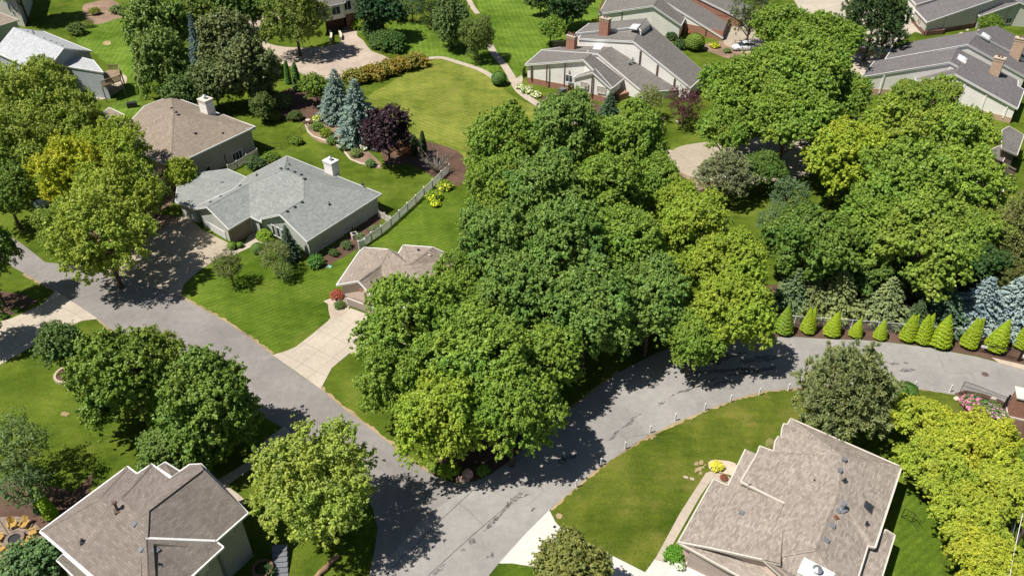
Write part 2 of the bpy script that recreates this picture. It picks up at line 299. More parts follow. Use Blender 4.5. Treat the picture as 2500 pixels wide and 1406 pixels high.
sheet('street',[(1900,-60),(2110,-60),(2100,0),(2160,30),(2240,40),(2270,60),(2262,88),(2235,78),(2180,110),(2165,150),(2120,195),(2080,250),(2060,220),(2085,150),(2020,60),(1950,20)],M['conc'],.040,rot=.5)
sheet('driveway',[(1780,20),(1830,60),(1870,110),(1840,140),(1770,110),(1740,60)],M['concD'],.04)
def ribbon(name,px,wd,mat,z,c=ID,k=4):
    P=[G(*c(*p),z) for p in px]; n=len(P)
    pts=[]
    for i in range(n-1):
        p0=P[max(i-1,0)];p1=P[i];p2=P[i+1];p3=P[min(i+2,n-1)]
        for s in range(k):
            t=s/k; pts.append(.5*((2*p1)+(p2-p0)*t+(2*p0-5*p1+4*p2-p3)*t*t+(3*p1-p0-3*p2+p3)*t*t*t))
    pts.append(P[-1]); m=MB(); vs=[]
    for i,p in enumerate(pts):
        d=pts[min(i+1,len(pts)-1)]-pts[max(i-1,0)]; nn=Vector((-d.y,d.x,0)).normalized()*wd/2; vs+=[p-nn,p+nn]
    vs=[(v.x,v.y,z) for v in vs]
    m.add(vs,[(2*i,2*i+2,2*i+3,2*i+1) for i in range(len(pts)-1)]); return tag(m.build(name,mat),kind='structure')
ribbon('path',[(1515,508),(1620,497),(1700,500),(1850,545),(2000,595),(2110,655),(2170,700)],1.3,M['walk'],.050,r2)
ribbon('path',[(-20,380),(30,470),(100,550),(160,640),(205,730),(260,800),(380,885),(480,940),(600,985),(700,1040),(900,1130)],1.5,M['walk'],.052,r3)
sheet('path',[(262,645),(270,690),(240,760),(190,740),(200,680)],M['walk'],.056,r3)
ribbon('path',[(1880,-60),(1920,10),(1945,60),(1990,120)],1.2,M['walk'],.05,r2)
ribbon('path',[(1400,325),(1500,345),(1640,372)],1.3,M['walk'],.05)
ribbon('path',[(1720,160),(1745,170),(1790,215),(1830,260)],1.1,M['walk'],.05)
sheet('path',[(526,1174),(549,1160),(597,1131),(650,1071),(695,1040),(716,1058),(650,1120),(569,1174),(549,1188)],M['walk'],.050)
sheet('path',[(538,1190),(549,1182),(583,1206),(600,1222),(590,1236),(560,1222)],M['walk'],.054)
sheet('path',[(1723,1154),(1735,1149.7),(1766,1157),(1783,1165),(1778,1180),(1745,1168),(1735,1174),(1709,1211),(1666,1287),(1638,1336),(1627,1372),(1598,1366),(1661,1250)],M['walk'],.050,rot=dirang((1723,1154),(1598,1366)))
sheet('path',[(555,592),(563,626),(606,606),(640,590),(660,560),(640,545),(615,560),(600,590),(580,600)],M['walk'],.046)
sheet('path',[(2166,120),(2250,100),(2290,112),(2330,96),(2380,80),(2400,60),(2385,100),(2300,125),(2200,128)],M['walk'],.05)
sheet('mulch_bed',[(1730,1128),(1748,1122),(1795,1130),(1800,1160),(1766,1155),(1735,1147)],M['gravel'],.048,sm=3)
for x_,y_,r_ in ((1700,1132,7),(1712,1128,8),(1706,1145,8),(1716,1140,6),(1698,1150,4),(1712,1154,6),(1722,1134,4),(1455,1115,4),(1592,1068,6),(1583,1062,4),(1600,1064,4),(1690,1022,4)):
    sheet('bare_patch',[(x_+r_*math.cos(a_)*rnd.uniform(.5,1.3),y_+r_*.7*math.sin(a_)*rnd.uniform(.5,1.3)) for a_ in [k_*.785 for k_ in range(8)]],M['dirt'],.044+.0002*len(COL.objects)%.003,sm=3,jit=.06)
sheet('bare_patch',[(1357,1256),(1365,1252),(1373,1258),(1368,1266),(1360,1264)],M['dirt'],.044,sm=4)
sheet('bare_patch',[(252,104),(262,100),(271,103),(268,110),(254,110)],M['dirt'],.044,sm=4)
sheet('bare_patch',[(149,1010),(158,1004),(168,1009),(160,1016)],M['dirt'],.04,sm=4,jit=.1)
sheet('mulch_bed',[(1820,770),(1860,760),(1937,770),(2075,780),(2139,786),(2326,800),(2520,806),(2520,900),(2442,884),(2381,868),(2320,857),(2259,845),(2167,834),(2106,829),(2014,826),(1947,821),(1850,822)],M['mulch'],.018)
sheet('mulch_bed',[(1850,700),(2100,680),(2130,740),(2500,700),(2560,760),(2560,800),(2060,780),(1850,760)],M['mulch'],.014,sm=2)
sheet('mulch_bed',[(790,735),(800,742),(803,762),(812,776),(850,755),(846,735),(815,728)],M['gravel'],.048,sm=3)
sheet('mulch_bed',[(750,305),(800,300),(850,330),(900,370),(930,400),(925,412),(880,400),(850,378),(820,358),(775,345),(752,325)],M['mulchP'],.020,sm=3)
sheet('mulch_bed',[(940,330),(1060,350),(1130,380),(1130,450),(1075,440),(1000,400),(940,400)],M['mulch'],.019,sm=3)
sheet('mulch_bed',[(660,240),(780,200),(860,250),(860,330),(760,310),(720,290),(670,290)],M['mulch'],.017,sm=3)
sheet('mulch_bed',[(202,25),(210,10),(270,0),(300,20),(318,38),(280,48),(240,60),(215,52)],M['mulchP'],.020,sm=3)
sheet('mulch_bed',[(1045,1140),(1080,1166),(1120,1178),(1160,1172),(1200,1154),(1300,1070),(1250,1040),(1100,1060)],M['mulch'],.034,sm=2)
sheet('mulch_bed',[(380,520),(449,530),(455,545),(420,560),(300,620),(200,600),(250,480),(400,380),(440,480)],M['mulchP'],.030,sm=2)
sheet('mulch_bed',[(1560,380),(1630,390),(1660,410),(1700,440),(1790,460),(1700,500),(1600,470)],M['mulchP'],.030,sm=2)
sheet('mulch_bed',[(1320,240),(1380,222),(1460,255),(1500,280),(1560,300),(1540,310),(1440,275),(1340,262)],M['mulch'],.020,sm=2)
sheet('mulch_bed',[(1710,115),(1760,100),(1830,120),(1850,150),(1800,150),(1740,130)],M['mulchP'],.036,sm=2)
sheet('mulch_bed',[(225,240),(262,240),(300,215),(310,190),(290,180),(255,200)],M['gravel'],.020,sm=3)
sheet('mulch_bed',[(760,640),(870,560),(930,505),(945,520),(905,570),(870,610),(780,660)],M['mulch'],.018)
sheet('mulch_bed',[(-60,755),(30,770),(95,735),(60,720),(-60,700)],M['mulch'],.036)
sheet('mulch_bed',[(2330,960),(2400,960),(2480,1000),(2510,1080),(2400,1060)],M['mulch'],.036,sm=2)
sheet('gravel_verge',[(2420,872),(2520,895),(2520,908),(2440,886)],M['gravel'],.05)
sheet('patio',[(-60,1270),(0,1262),(60,1262),(100,1290),(120,1310),(110,1345),(40,1360),(-60,1362)],M['paver'],.030,sm=3)
sheet('patio',[(90,1330),(130,1335),(150,1360),(140,1420),(90,1420),(60,1370)],M['gravel'],.028,sm=2)
sheet('mulch_bed',[(-60,1180),(60,1170),(180,1200),(230,1150),(220,1200),(110,1290),(0,1262),(-60,1262)],M['mulch'],.020)

def verge(px,seed):
    rg=random.Random(seed); P=[G(*p,0) for p in px]; m=MB()
    for a,b in zip(P,P[1:]):
        L_=(b-a).length; d=(b-a)/L_; nn=Vector((-d.y,d.x,0)); k=max(2,int(L_/.35)); e=[rg.uniform(.12,.42) for _ in range(k+1)]
        for i in range(k):
            p=a+d*L_*i/k;q=a+d*L_*(i+1)/k; m.add([p-nn*e[i]+Vector((0,0,.0205)),q-nn*e[i+1]+Vector((0,0,.0205)),q+nn*e[i+1]+Vector((0,0,.0205)),p+nn*e[i]+Vector((0,0,.0205))],[(0,1,2,3)])
    tag(m.build('verge',M['dirt']),kind='structure')
verge([(440,724),(560,790),(612,826),(665,866)],1); verge([(782,948),(830,990),(900,1042),(960,1088),(1000,1124),(1045,1152)],2)
verge([(1343,1243),(1400,1190),(1450,1150),(1500,1110),(1560,1075),(1650,1030),(1720,1000),(1790,975),(1860,955),(1930,948),(2030,941),(2120,942),(2220,945),(2320,957)],3)
verge([(239,779),(262,798),(290,812),(330,828),(400,868),(500,925)],4); verge([(60,668),(137,711)],5); verge([(1513,908),(1456,950),(1413,984),(1359,1021),(1300,1075)],6)
from mathutils.geometry import tessellate_polygon
# ---------------- houses ----------------
def newell(P):
    n=Vector()
    for i in range(len(P)):
        a,b=P[i],P[(i+1)%len(P)]; n+=Vector(((a.y-b.y)*(a.z+b.z),(a.z-b.z)*(a.x+b.x),(a.x-b.x)*(a.y+b.y)))
    return n
def inset_loop(L,d):
    n=len(L); a=sum(L[i].x*L[(i+1)%n].y-L[(i+1)%n].x*L[i].y for i in range(n)); s=1 if a>0 else -1; out=[]
    for i in range(n):
        p,q,r=L[i-1],L[i],L[(i+1)%n]; e1=(q-p).to_2d();e2=(r-q).to_2d()
        e1=e1.normalized() if e1.length>1e-6 else Vector((1,0)); e2=e2.normalized() if e2.length>1e-6 else e1
        n1=Vector((-e1.y,e1.x))*s;n2=Vector((-e2.y,e2.x))*s; m=n1+n2
        if m.length<.3: o=n1*d
        else:
            m.normalize(); o=m*min(d/max(m.dot(n1),.35),2.2*d)
        out.append(Vector((q.x+o.x,q.y+o.y,q.z)))
    return out
def vol(root,P,faces,loop,rm,wm,z0=0.,inset=.4,fas='white',band=None,th=.22,wname='wall',rname='roof',edge=.12,no=()):
    nk=[(tuple(round(c,3) for c in P[i]),tuple(round(c,3) for c in P[j])) for i,j in no]; nk=set(nk)|set((b,a) for a,b in nk)
    m=MB(); fs=[]; ns=[]
    for f in faces:
        n_=newell([P[i] for i in f]); n_=(n_ if n_.z>0 else -n_).normalized()
        for t in tessellate_polygon([[Vector((P[i].x,P[i].y,0)) for i in f]]):
            t=tuple(f[i] for i in t)
            a_=newell([P[i] for i in t])
            if a_.z<0: t=t[::-1]
            if a_.length<1e-5: continue
            fs.append(t); ns.append(n_)
    m.add(P,fs); ro=m.build(rname,rm,root,ns=ns)
    ed={}
    for f,nn in [(f,newell([P[i] for i in f])) for f in faces]:
        nn=(nn if nn.z>0 else -nn).normalized()
        for i in range(len(f)): ed.setdefault(frozenset((f[i],f[(i+1)%len(f)])),[]).append((f,nn))
    m=MB()
    for e,fl in ed.items():
        if len(fl)==2 and fl[0][1].dot(fl[1][1])<.992:
            a,b=[P[i] for i in e]; c0=sum((P[i] for i in fl[0][0]),Vector())/len(fl[0][0])
            if (b-a).length<.6: continue
            if fl[1][1].dot(c0-a)<0:
                for nn in (fl[0][1],fl[1][1]):
                    sd=nn.cross(b-a).normalized(); o=fl[1][1] if nn is fl[0][1] else fl[0][1]
                    if sd.dot(o)>0: sd=-sd
                    u=(fl[0][1]+fl[1][1]).normalized()*.045; m.add([a+u,b+u,b+sd*.17+nn*.03,a+sd*.17+nn*.03],[(0,1,2,3)])
    if m.v: m.build('ridge_cap',rm,root)
    L=[P[i] for i in loop]; n=len(L)
    if sum(L[i].x*L[(i+1)%n].y-L[(i+1)%n].x*L[i].y for i in range(n))<0: L=L[::-1]
    m=MB(); O=inset_loop(L,-.03)
    lo=[Vector((p.x,p.y,p.z-th)) for p in O]; up=[Vector((p.x,p.y,p.z-.012)) for p in O]
    for i in range(n):
        j=(i+1)%n; m.add([lo[i],lo[j],up[j],up[i]],[(0,1,2,3)])
    m.add([Vector((v.x,v.y,v.z-th)) for v in P],[f[::-1] for f in fs])
    if edge:
        O2=inset_loop(L,-.02); u=Vector((0,0,.035))
        for i in range(n):
            j=(i+1)%n; a,b=O2[i],O2[j]
            if (b-a).length<.3 or (tuple(round(c,3) for c in L[i]),tuple(round(c,3) for c in L[j])) in nk: continue
            m.beam(a+u,b+u,edge,.07)
    m.build('fascia',M[fas],root)
    if wm:
        W=inset_loop(L,inset); m=MB()
        for i in range(n):
            j=(i+1)%n
            if (W[i]-W[j]).length<.05: continue
            m.add([Vector((W[i].x,W[i].y,z0)),Vector((W[j].x,W[j].y,z0)),Vector((W[j].x,W[j].y,W[j].z-.1)),Vector((W[i].x,W[i].y,W[i].z-.1))],[(0,1,2,3)])
        m.build(wname,wm,root)
        if band:
            B=inset_loop(L,inset-.05); m=MB()
            for i in range(n):
                j=(i+1)%n; m.add([Vector((B[i].x,B[i].y,z0)),Vector((B[j].x,B[j].y,z0)),Vector((B[j].x,B[j].y,z0+band[1])),Vector((B[i].x,B[i].y,z0+band[1])),
                    Vector((W[j].x,W[j].y,z0+band[1]+.02)),Vector((W[i].x,W[i].y,z0+band[1]+.02))],[(0,1,2,3),(3,2,4,5)])
            m.build('brick_base',M[band[0]],root)
    return ro
def wallplane(A,B,inset=.4):
    d=(B-A).to_2d().normalized(); n=Vector((-d.y,d.x,0)); mid=(A+B)/2
    if n.dot(Vector((0,0,H))-mid)<0: n=-n
    return A-n*(inset-.02),n,Vector((d.x,d.y,0))
def onw(px,pl):
    A,n,d=pl; r=ray(*px); o=Vector((0,0,H)); return o+r*((A-o).dot(n)/r.dot(n))
def window(root,pl,px,w,h,fr='white',pane='glass',mull=1,name='window'):
    c=onw(px,pl); A,n,d=pl; u=Vector((0,0,1)); m=MB()
    def bx(m,x0,x1,z0,z1,o0,o1):
        vs=[c+d*x+u*z+n*o for o in (o0,o1) for x,z in ((x0,z0),(x1,z0),(x1,z1),(x0,z1))]
        m.add(vs,[(3,2,1,0),(4,5,6,7),(0,1,5,4),(1,2,6,5),(2,3,7,6),(3,0,4,7)])
    f=.09
    bx(m,-w/2,w/2,h/2-f,h/2,0,.07);bx(m,-w/2,w/2,-h/2,-h/2+f,0,.09);bx(m,-w/2,-w/2+f,-h/2+f,h/2-f,0,.07);bx(m,w/2-f,w/2,-h/2+f,h/2-f,0,.07)
    for k in range(mull):
        x=-w/2+w*(k+1)/(mull+1); bx(m,x-.035,x+.035,-h/2+f,h/2-f,0,.06)
    o=m.build(name,M[fr],root); m=MB(); bx(m,-w/2+f,w/2-f,-h/2+f,h/2-f,0,.03); m.build('pane' if name!='garage_door' else 'door_panel',M[pane],o); return o
def post(root,pl,pxt,z0=0,w=.22,mat='brown',name='post'):
    c=onw(pxt,pl); A,n,d=pl; m=MB(); c=c+n*.08
    m.box((c.x,c.y,z0),(w,.16,c.z-z0-.2),math.atan2(d.y,d.x)); return m.build(name,M[mat],root)
def vent(ro,px,tri,s=.42,mat='ventg',h=.14):
    p=onpl(*px,*tri); n=(tri[1]-tri[0]).cross(tri[2]-tri[0]).normalized(); n=n if n.z>0 else -n
    a=Vector((0,0,1)).cross(n).normalized(); b=n.cross(a); m=MB(); vs=[]
    for k,(o,q) in enumerate(((-.02,1),(h,.8))):
        for x,y in ((-1,-1),(1,-1),(1,1),(-1,1)): vs.append(p+a*x*s/2*q+b*y*s/2*q+n*o*(1 if y<0 or o<0 else .35))
    m.add(vs,[(3,2,1,0),(4,5,6,7),(0,1,5,4),(1,2,6,5),(2,3,7,6),(3,0,4,7)]); return m.build('roof_vent',M[mat],ro)
def pipe(ro,px,tri,h=.5,r=.07,mat='dark',cap=False):
    p=onpl(*px,*tri); m=MB(); m.tube([p-Vector((0,0,.1)),p+Vector((0,0,h))],[r,r],10)
    if cap: m.tube([p+Vector((0,0,h)),p+Vector((0,0,h+.14))],[r*1.9,r*1.5],10)
    m.box((p.x,p.y,p.z-.1),(r*5,r*5,.14),.5); return m.build('vent_pipe',M[mat],ro,smooth=False)
def skylight(ro,px4,tri,h=.22,mat='skyl',fr='white'):
    q=[onpl(*p,*tri) for p in px4]; n=(tri[1]-tri[0]).cross(tri[2]-tri[0]).normalized(); n=n if n.z>0 else -n
    c=sum(q,Vector())/4; m=MB(); m.add([p-n*.1 for p in q]+[p+n*h*.5 for p in q],[(0,1,5,4),(1,2,6,5),(2,3,7,6),(3,0,4,7),(4,5,6,7)]); o=m.build('skylight',M[fr],ro)
    m=MB(); i=[c+(p-c)*.9 for p in q]; j=[c+(p-c)*.62 for p in q]
    m.add([p+n*(h*.5+.01) for p in i]+[p+n*h for p in j],[(0,1,5,4),(1,2,6,5),(2,3,7,6),(3,0,4,7),(4,5,6,7)]); m.build('dome',M[mat],o,smooth=False); return o
def chimney(root,px,tri,sz,h,rz,mat,capm='stone',pots=0,flue=None):
    p=onpl(*px,*tri); m=MB(); m.box((p.x,p.y,p.z-1.6),(sz[0],sz[1],h+1.6),rz); c=m.build('chimney',M[mat],root)
    m=MB(); m.box((p.x,p.y,p.z+h),(sz[0]+.22,sz[1]+.22,.14),rz); m.box((p.x,p.y,p.z+h*.86),(sz[0]+.12,sz[1]+.12,.12),rz); m.build('cap',M[capm],c)
    d=Vector((math.cos(rz),math.sin(rz),0))
    for k in range(pots):
        q=p+d*(k-(pots-1)/2)*.5; m=MB(); m.tube([q+Vector((0,0,h+.14)),q+Vector((0,0,h+.62))],[.17,.14],10); m.build('chimney_pot',M['copper' if k%2==0 else 'ventg'],c)
    if flue:
        m=MB(); m.tube([p+Vector((0,0,h+.13)),p+Vector((0,0,h+.5))],[.22,.22],14); m.tube([p+Vector((0,0,h+.55)),p+Vector((0,0,h+.62)),p+Vector((0,0,h+.8))],[.36,.36,.08],14); m.build('flue',M['metal'],c)
    return c
def V(c,x,y,z): return G(*c(x,y),z)
def hroot(c,x,y,label,name='house'): return thing(name,tuple(G(*c(x,y))),label,'house')

# A: tan ranch, bottom right
A=hroot(ID,1950,1330,'large tan shingled ranch house with two low gables beside the white driveway','ranch_house')
zA=3.6
k=[(1931.5,1022),(2200.6,1139.6),(2136,1335),(2118,1331),(2075,1470),(1950,1440),(1861,1362),(1916,1228),(1809,1175),(1849,1107.5),(1855,1089),(1888.7,1101),(1893,1077),(1901,1064.7),(1907,1067),(1909.5,1048),(1914,1034),(1922,1037)]
P=[G(x,y,zA) for x,y in k]
b0=G(2054,1112,5.0);b1=G(2044.6,1205,5.0);b2=G(1989.6,1340,5.0)
ll=(P[9],P[12],b1)
b0=Vector((b0.x,b0.y,5.0))
P[7]=onpl(1916,1228,*ll);P[8]=onpl(1809,1175,*ll);P[6]=onpl(1861,1362,b1,b2,P[8]);P[5]=onpl(1950,1440,b1,b2,P[6])
P+= [b0,b1,b2]
i0,i1,i2=18,19,20
roA=vol(A,P,[(0,i0,i1,i2,6,7,8,9,10,11,12,13,14,15,16,17),(0,1,i0),(1,2,3,4,i2,i1,i0),(i2,4,5,6)],list(range(18)),M['shA'],M['wpink'],fas='cream',no=((6,7),(5,6),(4,5)))
lw=[G(1742,1169.6,2.9),G(1777.5,1185,2.9),G(1820,1097,3.1),G(1852,1108,3.3),P[7]-Vector((0,0,.1)),G(1905,1370,3.7),G(1861,1362,3.35),G(1729,1334.6,3.0),G(1656.6,1321.8,2.9)]
tl=(lw[0],lw[8],lw[4]); lw=[Vector((v.x,v.y,0)) if 0 else v for v in lw]
lw[5]=onpl(1905,1375,*tl);lw[6]=onpl(1861,1364,*tl);lw[7]=onpl(1729,1334.6,*tl);lw[2]=onpl(1820,1097,*tl);lw[3]=onpl(1852,1110,*tl)
rl=vol(A,lw,[tuple(range(9))],list(range(9)),M['shA'],M['wpink'],fas='cream',no=((3,4),(4,5),(5,6),(2,3)))
gr=[G(1655,1323,2.75),G(1806,1405,2.75),G(1930,1470,2.75),G(1960,1430,3.2),G(1861,1378,3.0),G(1729,1338,2.85)]
vol(A,gr,[tuple(range(6))],list(range(6)),M['shA'],M['garaget'],fas='cream',inset=.5,no=((2,3),(3,4),(4,5)))
pl=wallplane(gr[0],gr[1],.5)
window(A,pl,(1768,1412),4.6,2.1,'tanpaint','garaget',0,'garage_door')
vr=[G(2163,1293,2.9),G(2184,1306,2.6),G(2142,1440,2.6),G(2090,1440,2.9),G(2122,1340,2.9)]
vol(A,vr,[tuple(range(5))],list(range(5)),M['shA'],M['wpink'],fas='cream')
tr=(P[1],P[2],i1 and P[19]); tll=(P[12],P[8],P[19])
for x,y in ((855,470),(820,560),(805,883),(762,1005),(715,1120)): vent(roA,s8(x,y),(P[1],P[2],b1))
for x,y in ((397,560),): vent(roA,s8(x,y),ll)
for x,y in ((37,903),): vent(rl,s8(x,y),tl)
vent(rl,s7(2147,862),tl)
pipe(roA,s8(858,645),(P[1],P[2],b1),.35,.08);pipe(roA,s8(1032,990),(P[1],P[2],b1),.35,.08);pipe(roA,s8(788,935),(P[1],P[2],b1),.2,.08,'copper');pipe(roA,s8(612,650),ll,.25,.07)
pipe(roA,s8(835,870),(P[1],P[2],b1),.75,.14,'metal',True)
skylight(roA,[s8(1022,798),s8(1092,850),s8(1068,915),s8(1005,850)],(P[1],P[2],b1),.12,'glass','brown')
angA=math.atan2((P[1]-P[0]).y,(P[1]-P[0]).x)
chimney(A,(1975,1440),(b1,b2,P[6]),(2.1,1.3),2.2,angA,'garaget','white',0,True)
m=MB(); q=onpl(*s8(85,700),*tl); m.tube([q-Vector((0,0,.2)),q+Vector((0,0,.7))],[.09,.09],8); m.build('gable_bracket',M['tanpaint'],A)
m=MB()
for e in ((P[8],P[7]),(P[0],P[1]),(P[1],P[2])):
    m.beam(e[0]+Vector((0,0,.03)),e[1]+Vector((0,0,.03)),.12,.1)
m.build('gutter',M['cream'],A)
for pxx in ((1685,1362),(1700,1371)):
    pass
# B: brown-grey two-storey, bottom left
B=hroot(s5,1200,1300,'two storey house with taupe shingles and stepped gables at the bottom left','two_storey_house')
ze=5.8
B0=V(s5,350,1018,ze);BL=V(s5,800,1406,ze);rid=V(s5,1265,845,8.6)
pM=(B0,BL,rid)
def bm(x,y): return onpl(*s5(x,y),*pM)
P=[B0,bm(845,740),V(s5,1092,468,bm(845,740).z),V(s5,1175,530,bm(930,795).z),bm(930,795),bm(1030,745),V(s5,1300,447,bm(1030,745).z),V(s5,1465,570,bm(1205,885).z-.2),bm(1205,885),rid,V(s5,1740,485,8.6),V(s5,1720,445,7.9),V(s5,1625,450,6.4),V(s5,1540,512,6.0),
   V(s5,2125,865,ze),V(s5,1850,1105,ze),bm(1253,1082),bm(1268,1406),bm(1258,1700),bm(1120,1680)]
print('B',[round(p.z,1) for p in P])
roB=vol(B,P,[(0,19,18,17,16,9,8,5,4,1),(0,1,2),(1,4,3,2),(4,5,6,3),(5,8,7,6),(8,9,10,11,12,13,7),(10,14,11),(9,16,15,14,10)],[0,2,3,6,7,13,12,11,14,15,16,17,18,19],M['shB'],M['wbeige'],fas='white',inset=.45,no=((15,16),(16,17),(17,18),(18,19)))
b3=[V(s5,1290,1108,7.3),V(s5,1855,1112,5.7),V(s5,1915,1157,5.5),V(s5,1640,1406,5.5),V(s5,1400,1640,5.5),bm(1262,1640),bm(1275,1406)]
b3[0]=P[16]-Vector((0,0,.03)); b3[6]=bm(1268,1406)-Vector((0,0,.01)); b3[5]=bm(1258,1640)-Vector((0,0,.01))
rb3=vol(B,b3,[tuple(range(7))],list(range(7)),M['shB'],M['wbeige'],fas='white',inset=.5,no=((0,1),(6,0),(5,6)))
b4=[V(s5,1350,470,5.4),V(s5,1415,430,6.3),V(s5,1545,510,5.6),V(s5,1480,556,5.9)]
vol(B,b4,[(0,1,2,3)],[0,1,2,3],M['shB'],M['wbeige'],inset=.2)
b5=[V(s5,490,1270,3.4),V(s5,540,1215,4.4),V(s5,830,1460,4.4),V(s5,690,1460,3.4)]
vol(B,b5,[(0,1,2,3)],[0,1,2,3],M['shB'],M['wbeige'],inset=.4)
m=MB(); m.beam(B0+Vector((-.05,-.05,.02)),V(s5,900,1492,ze),.16,.14); m.build('gutter',M['white'],B)
m=MB(); m.beam(P[16]+Vector((0,0,.08)),P[15]+Vector((0,0,.08)),.2,.3); m.build('rake_trim',M['white'],B)
m=MB(); m.beam(P[14]+Vector((0,0,.02)),P[15]+Vector((0,0,.02)),.14,.12); m.build('gutter',M['white'],B); m=MB(); m.beam(b3[2]+Vector((0,0,.02)),b3[4]+Vector((0,0,.02)),.14,.12); m.build('gutter',M['white'],B)
m=MB(); m.beam(P[9]+Vector((0,0,.06)),P[10]+Vector((0,0,.06)),.3,.1); m.beam(P[9]+Vector((0,0,.06)),P[16]+Vector((0,0,.05)),.3,.1); m.beam(P[1]+Vector((0,0,.05)),P[2]+Vector((0,0,.05)),.2,.08); m.beam(P[5]+Vector((0,0,.05)),P[6]+Vector((0,0,.05)),.2,.08); m.build('ridge_cap',M['shB'],B)
vent(roB,s5(1155,960),pM,.45);vent(roB,s5(1213,1175),pM,.45);vent(rb3,s5(1335,1180),(b3[0],b3[2],b3[3]),.6)
pipe(roB,s5(712,1108),pM,.35,.09,'dark');pipe(rb3,s5(1370,1315),(b3[0],b3[2],b3[3]),.35,.09);pipe(roB,s5(1010,840),pM,.9,.11,'brown',True)
pl=wallplane(b3[2],b3[3],.5); window(B,pl,s5(1745,1345),1.1,1.4,'tanpaint','blind',0)
# C: pale tan house, centre
Ch=hroot(r6,1200,1200,'blond shingled house with pink front gable half hidden by maples','house')
zc=3.0
P=[V(r6,780,1215,zc),V(r6,975,930,zc+.3),V(r6,1015,895,zc+.7),V(r6,1220,910,4.6),V(r6,1310,945,3.6),V(r6,1350,875,4.4),V(r6,1605,893,4.9),V(r6,1850,1000,3.2),V(r6,2000,1080,3.0),V(r6,1750,1420,3.0),V(r6,1170,1400,3.0),V(r6,1110,1335,zc),V(r6,965,1180,4.5),V(r6,1160,1040,4.8),V(r6,1172,1172,3.6),V(r6,1400,1040,5.2)]
roC=vol(Ch,P,[(0,12,13,2,1),(12,11,14,13),(13,3,2),(13,14,15,5,4,3),(15,6,5),(15,7,6),(15,14,11,10,9,8,7)],[0,1,2,3,4,5,6,7,8,9,10,11,12],M['shC'],M['wpink'],inset=.45)
pl=wallplane(P[0],P[11],.45)
window(Ch,pl,r6(1000,1430),4.4,2.2,'white','garaget',0,'garage_door')
c=onw(r6(992,1258),pl); m=MB(); m.tube([c,c+pl[1]*.06],[.28,.26],14); m.build('round_vent',M['brick'],Ch)
c=onw(r6(850,1305),pl); m=MB(); m.box((c.x+pl[1].x*.12,c.y+pl[1].y*.12,c.z-.2),(.18,.18,.4)); m.build('wall_lamp',M['iron'],Ch)
for x,y in ((1483,915),(1232,980)): vent(roC,r6(x,y),(P[2],P[13],P[5]),.3,'dark')
for x,y in ((1577,955),(1733,978)): pipe(roC,r6(x,y),(P[15],P[6],P[7]),.4,.08,'cream')
pipe(roC,r6(1688,1010),(P[15],P[6],P[7]),.8,.13,'cream',True)
# D: pale grey house
D=hroot(tD,1400,650,'pale grey shingled house with tall white boxed chimney and twin front gables','house')
zd=2.9
p0=V(tD,1300,5,zd);p1=V(tD,2410,450,zd);p2=V(tD,1535,1010,zd);p9=V(tD,870,715,zd);p9b=V(tD,1000,775,zd)
p6=V(tD,1495,268,5.6);p5=V(tD,1265,165,5.6)
pR=(p1,p2,p6);pL=(p9,p9b,p6)
p7=onpl(*tD(1495,510),*pR);p3=onpl(*tD(1215,690),*pR);p4=V(tD,985,738,zd);p8=onpl(*tD(850,325),*pL)
q0=V(tD,357,600,4.5);q2=V(tD,620,865,2.75);q1=V(tD,205,625,2.9)
w1=V(tD,820,255,3.1);w2=V(tD,685,388,3.6)
p8=Vector((p8.x,p8.y,p8.z))
P=[p0,p1,p2,p3,p4,p9b,p9,q2,q0,q1,w2,w1,p5,p6,p7,p8]
roD=vol(D,P,[(12,13,14,4,5,6,15),(13,1,2,3,14),(4,14,3),(12,0,1,13),(0,12,15,10,11),(15,8,9,10),(15,6,7,8)],[0,1,2,3,4,5,6,7,8,9,10,11],M['shD'],M['wgrey'],inset=.45,edge=.07)
wg=[V(tD,190,612,2.85),V(tD,685,388,3.35),V(tD,820,255,3.0),V(tD,605,160,2.7),V(tD,230,210,2.6),V(tD,20,330,2.5),V(tD,-10,540,2.5)]
rw=vol(D,wg,[tuple(range(7))],list(range(7)),M['shD'],M['wgrey'],inset=.45,edge=.07)
m=MB(); m.beam(p1+Vector((0,0,.02)),p2+Vector((0,0,.02)),.13,.11); m.build('gutter',M['dark'],D); m=MB(); m.beam(p9+Vector((0,0,.02)),q2+Vector((0,0,.02)),.13,.11); m.build('gutter',M['dark'],D)
for x,y in ((1228,157),(1308,165),(1390,198),(1467,230)): vent(roD,tD(x,y),(p0,p1,p5),.38,'dark',.2)
vent(roD,tD(1507,275),pR,.42,'dark',.2)
for x,y in ((1302,655),(1392,603),(1478,548)): vent(roD,tD(x,y),pR,.42,'dark',.16)
for x,y in ((757,355),(527,480),(407,547)): vent(roD,tD(x,y),(w2,q0,p8),.36,'dark',.16)
for x,y in ((392,253),(547,320)): vent(rw,tD(x,y),(wg[0],wg[1],wg[3]),.42,'ventg',.2)
pipe(roD,tD(1800,575),pR,.4,.08);pipe(roD,tD(1330,112),(p0,p1,p5),.35,.07);pipe(roD,tD(950,235),(p0,w1,p5),.35,.07)
angD=math.atan2((p1-p0).y,(p1-p0).x)
chimney(D,tD(1835,215),(p0,p1,p5),(1.7,1.3),2.1,angD,'wwhite','white',0,True)
pl=wallplane(q0,q2,.45); pl=(q2-pl[1]*.42,pl[1],pl[2])
window(D,pl,tD(480,905),4.4,2.1,'white','garage',0,'garage_door')
pl=wallplane(p4,p2,.45)
for x in (1150,1205,1262): window(D,pl,tD(x,875+(x-1150)*.5),.75,1.7,'white','glass',0)
pl=wallplane(p2,p1,.45)
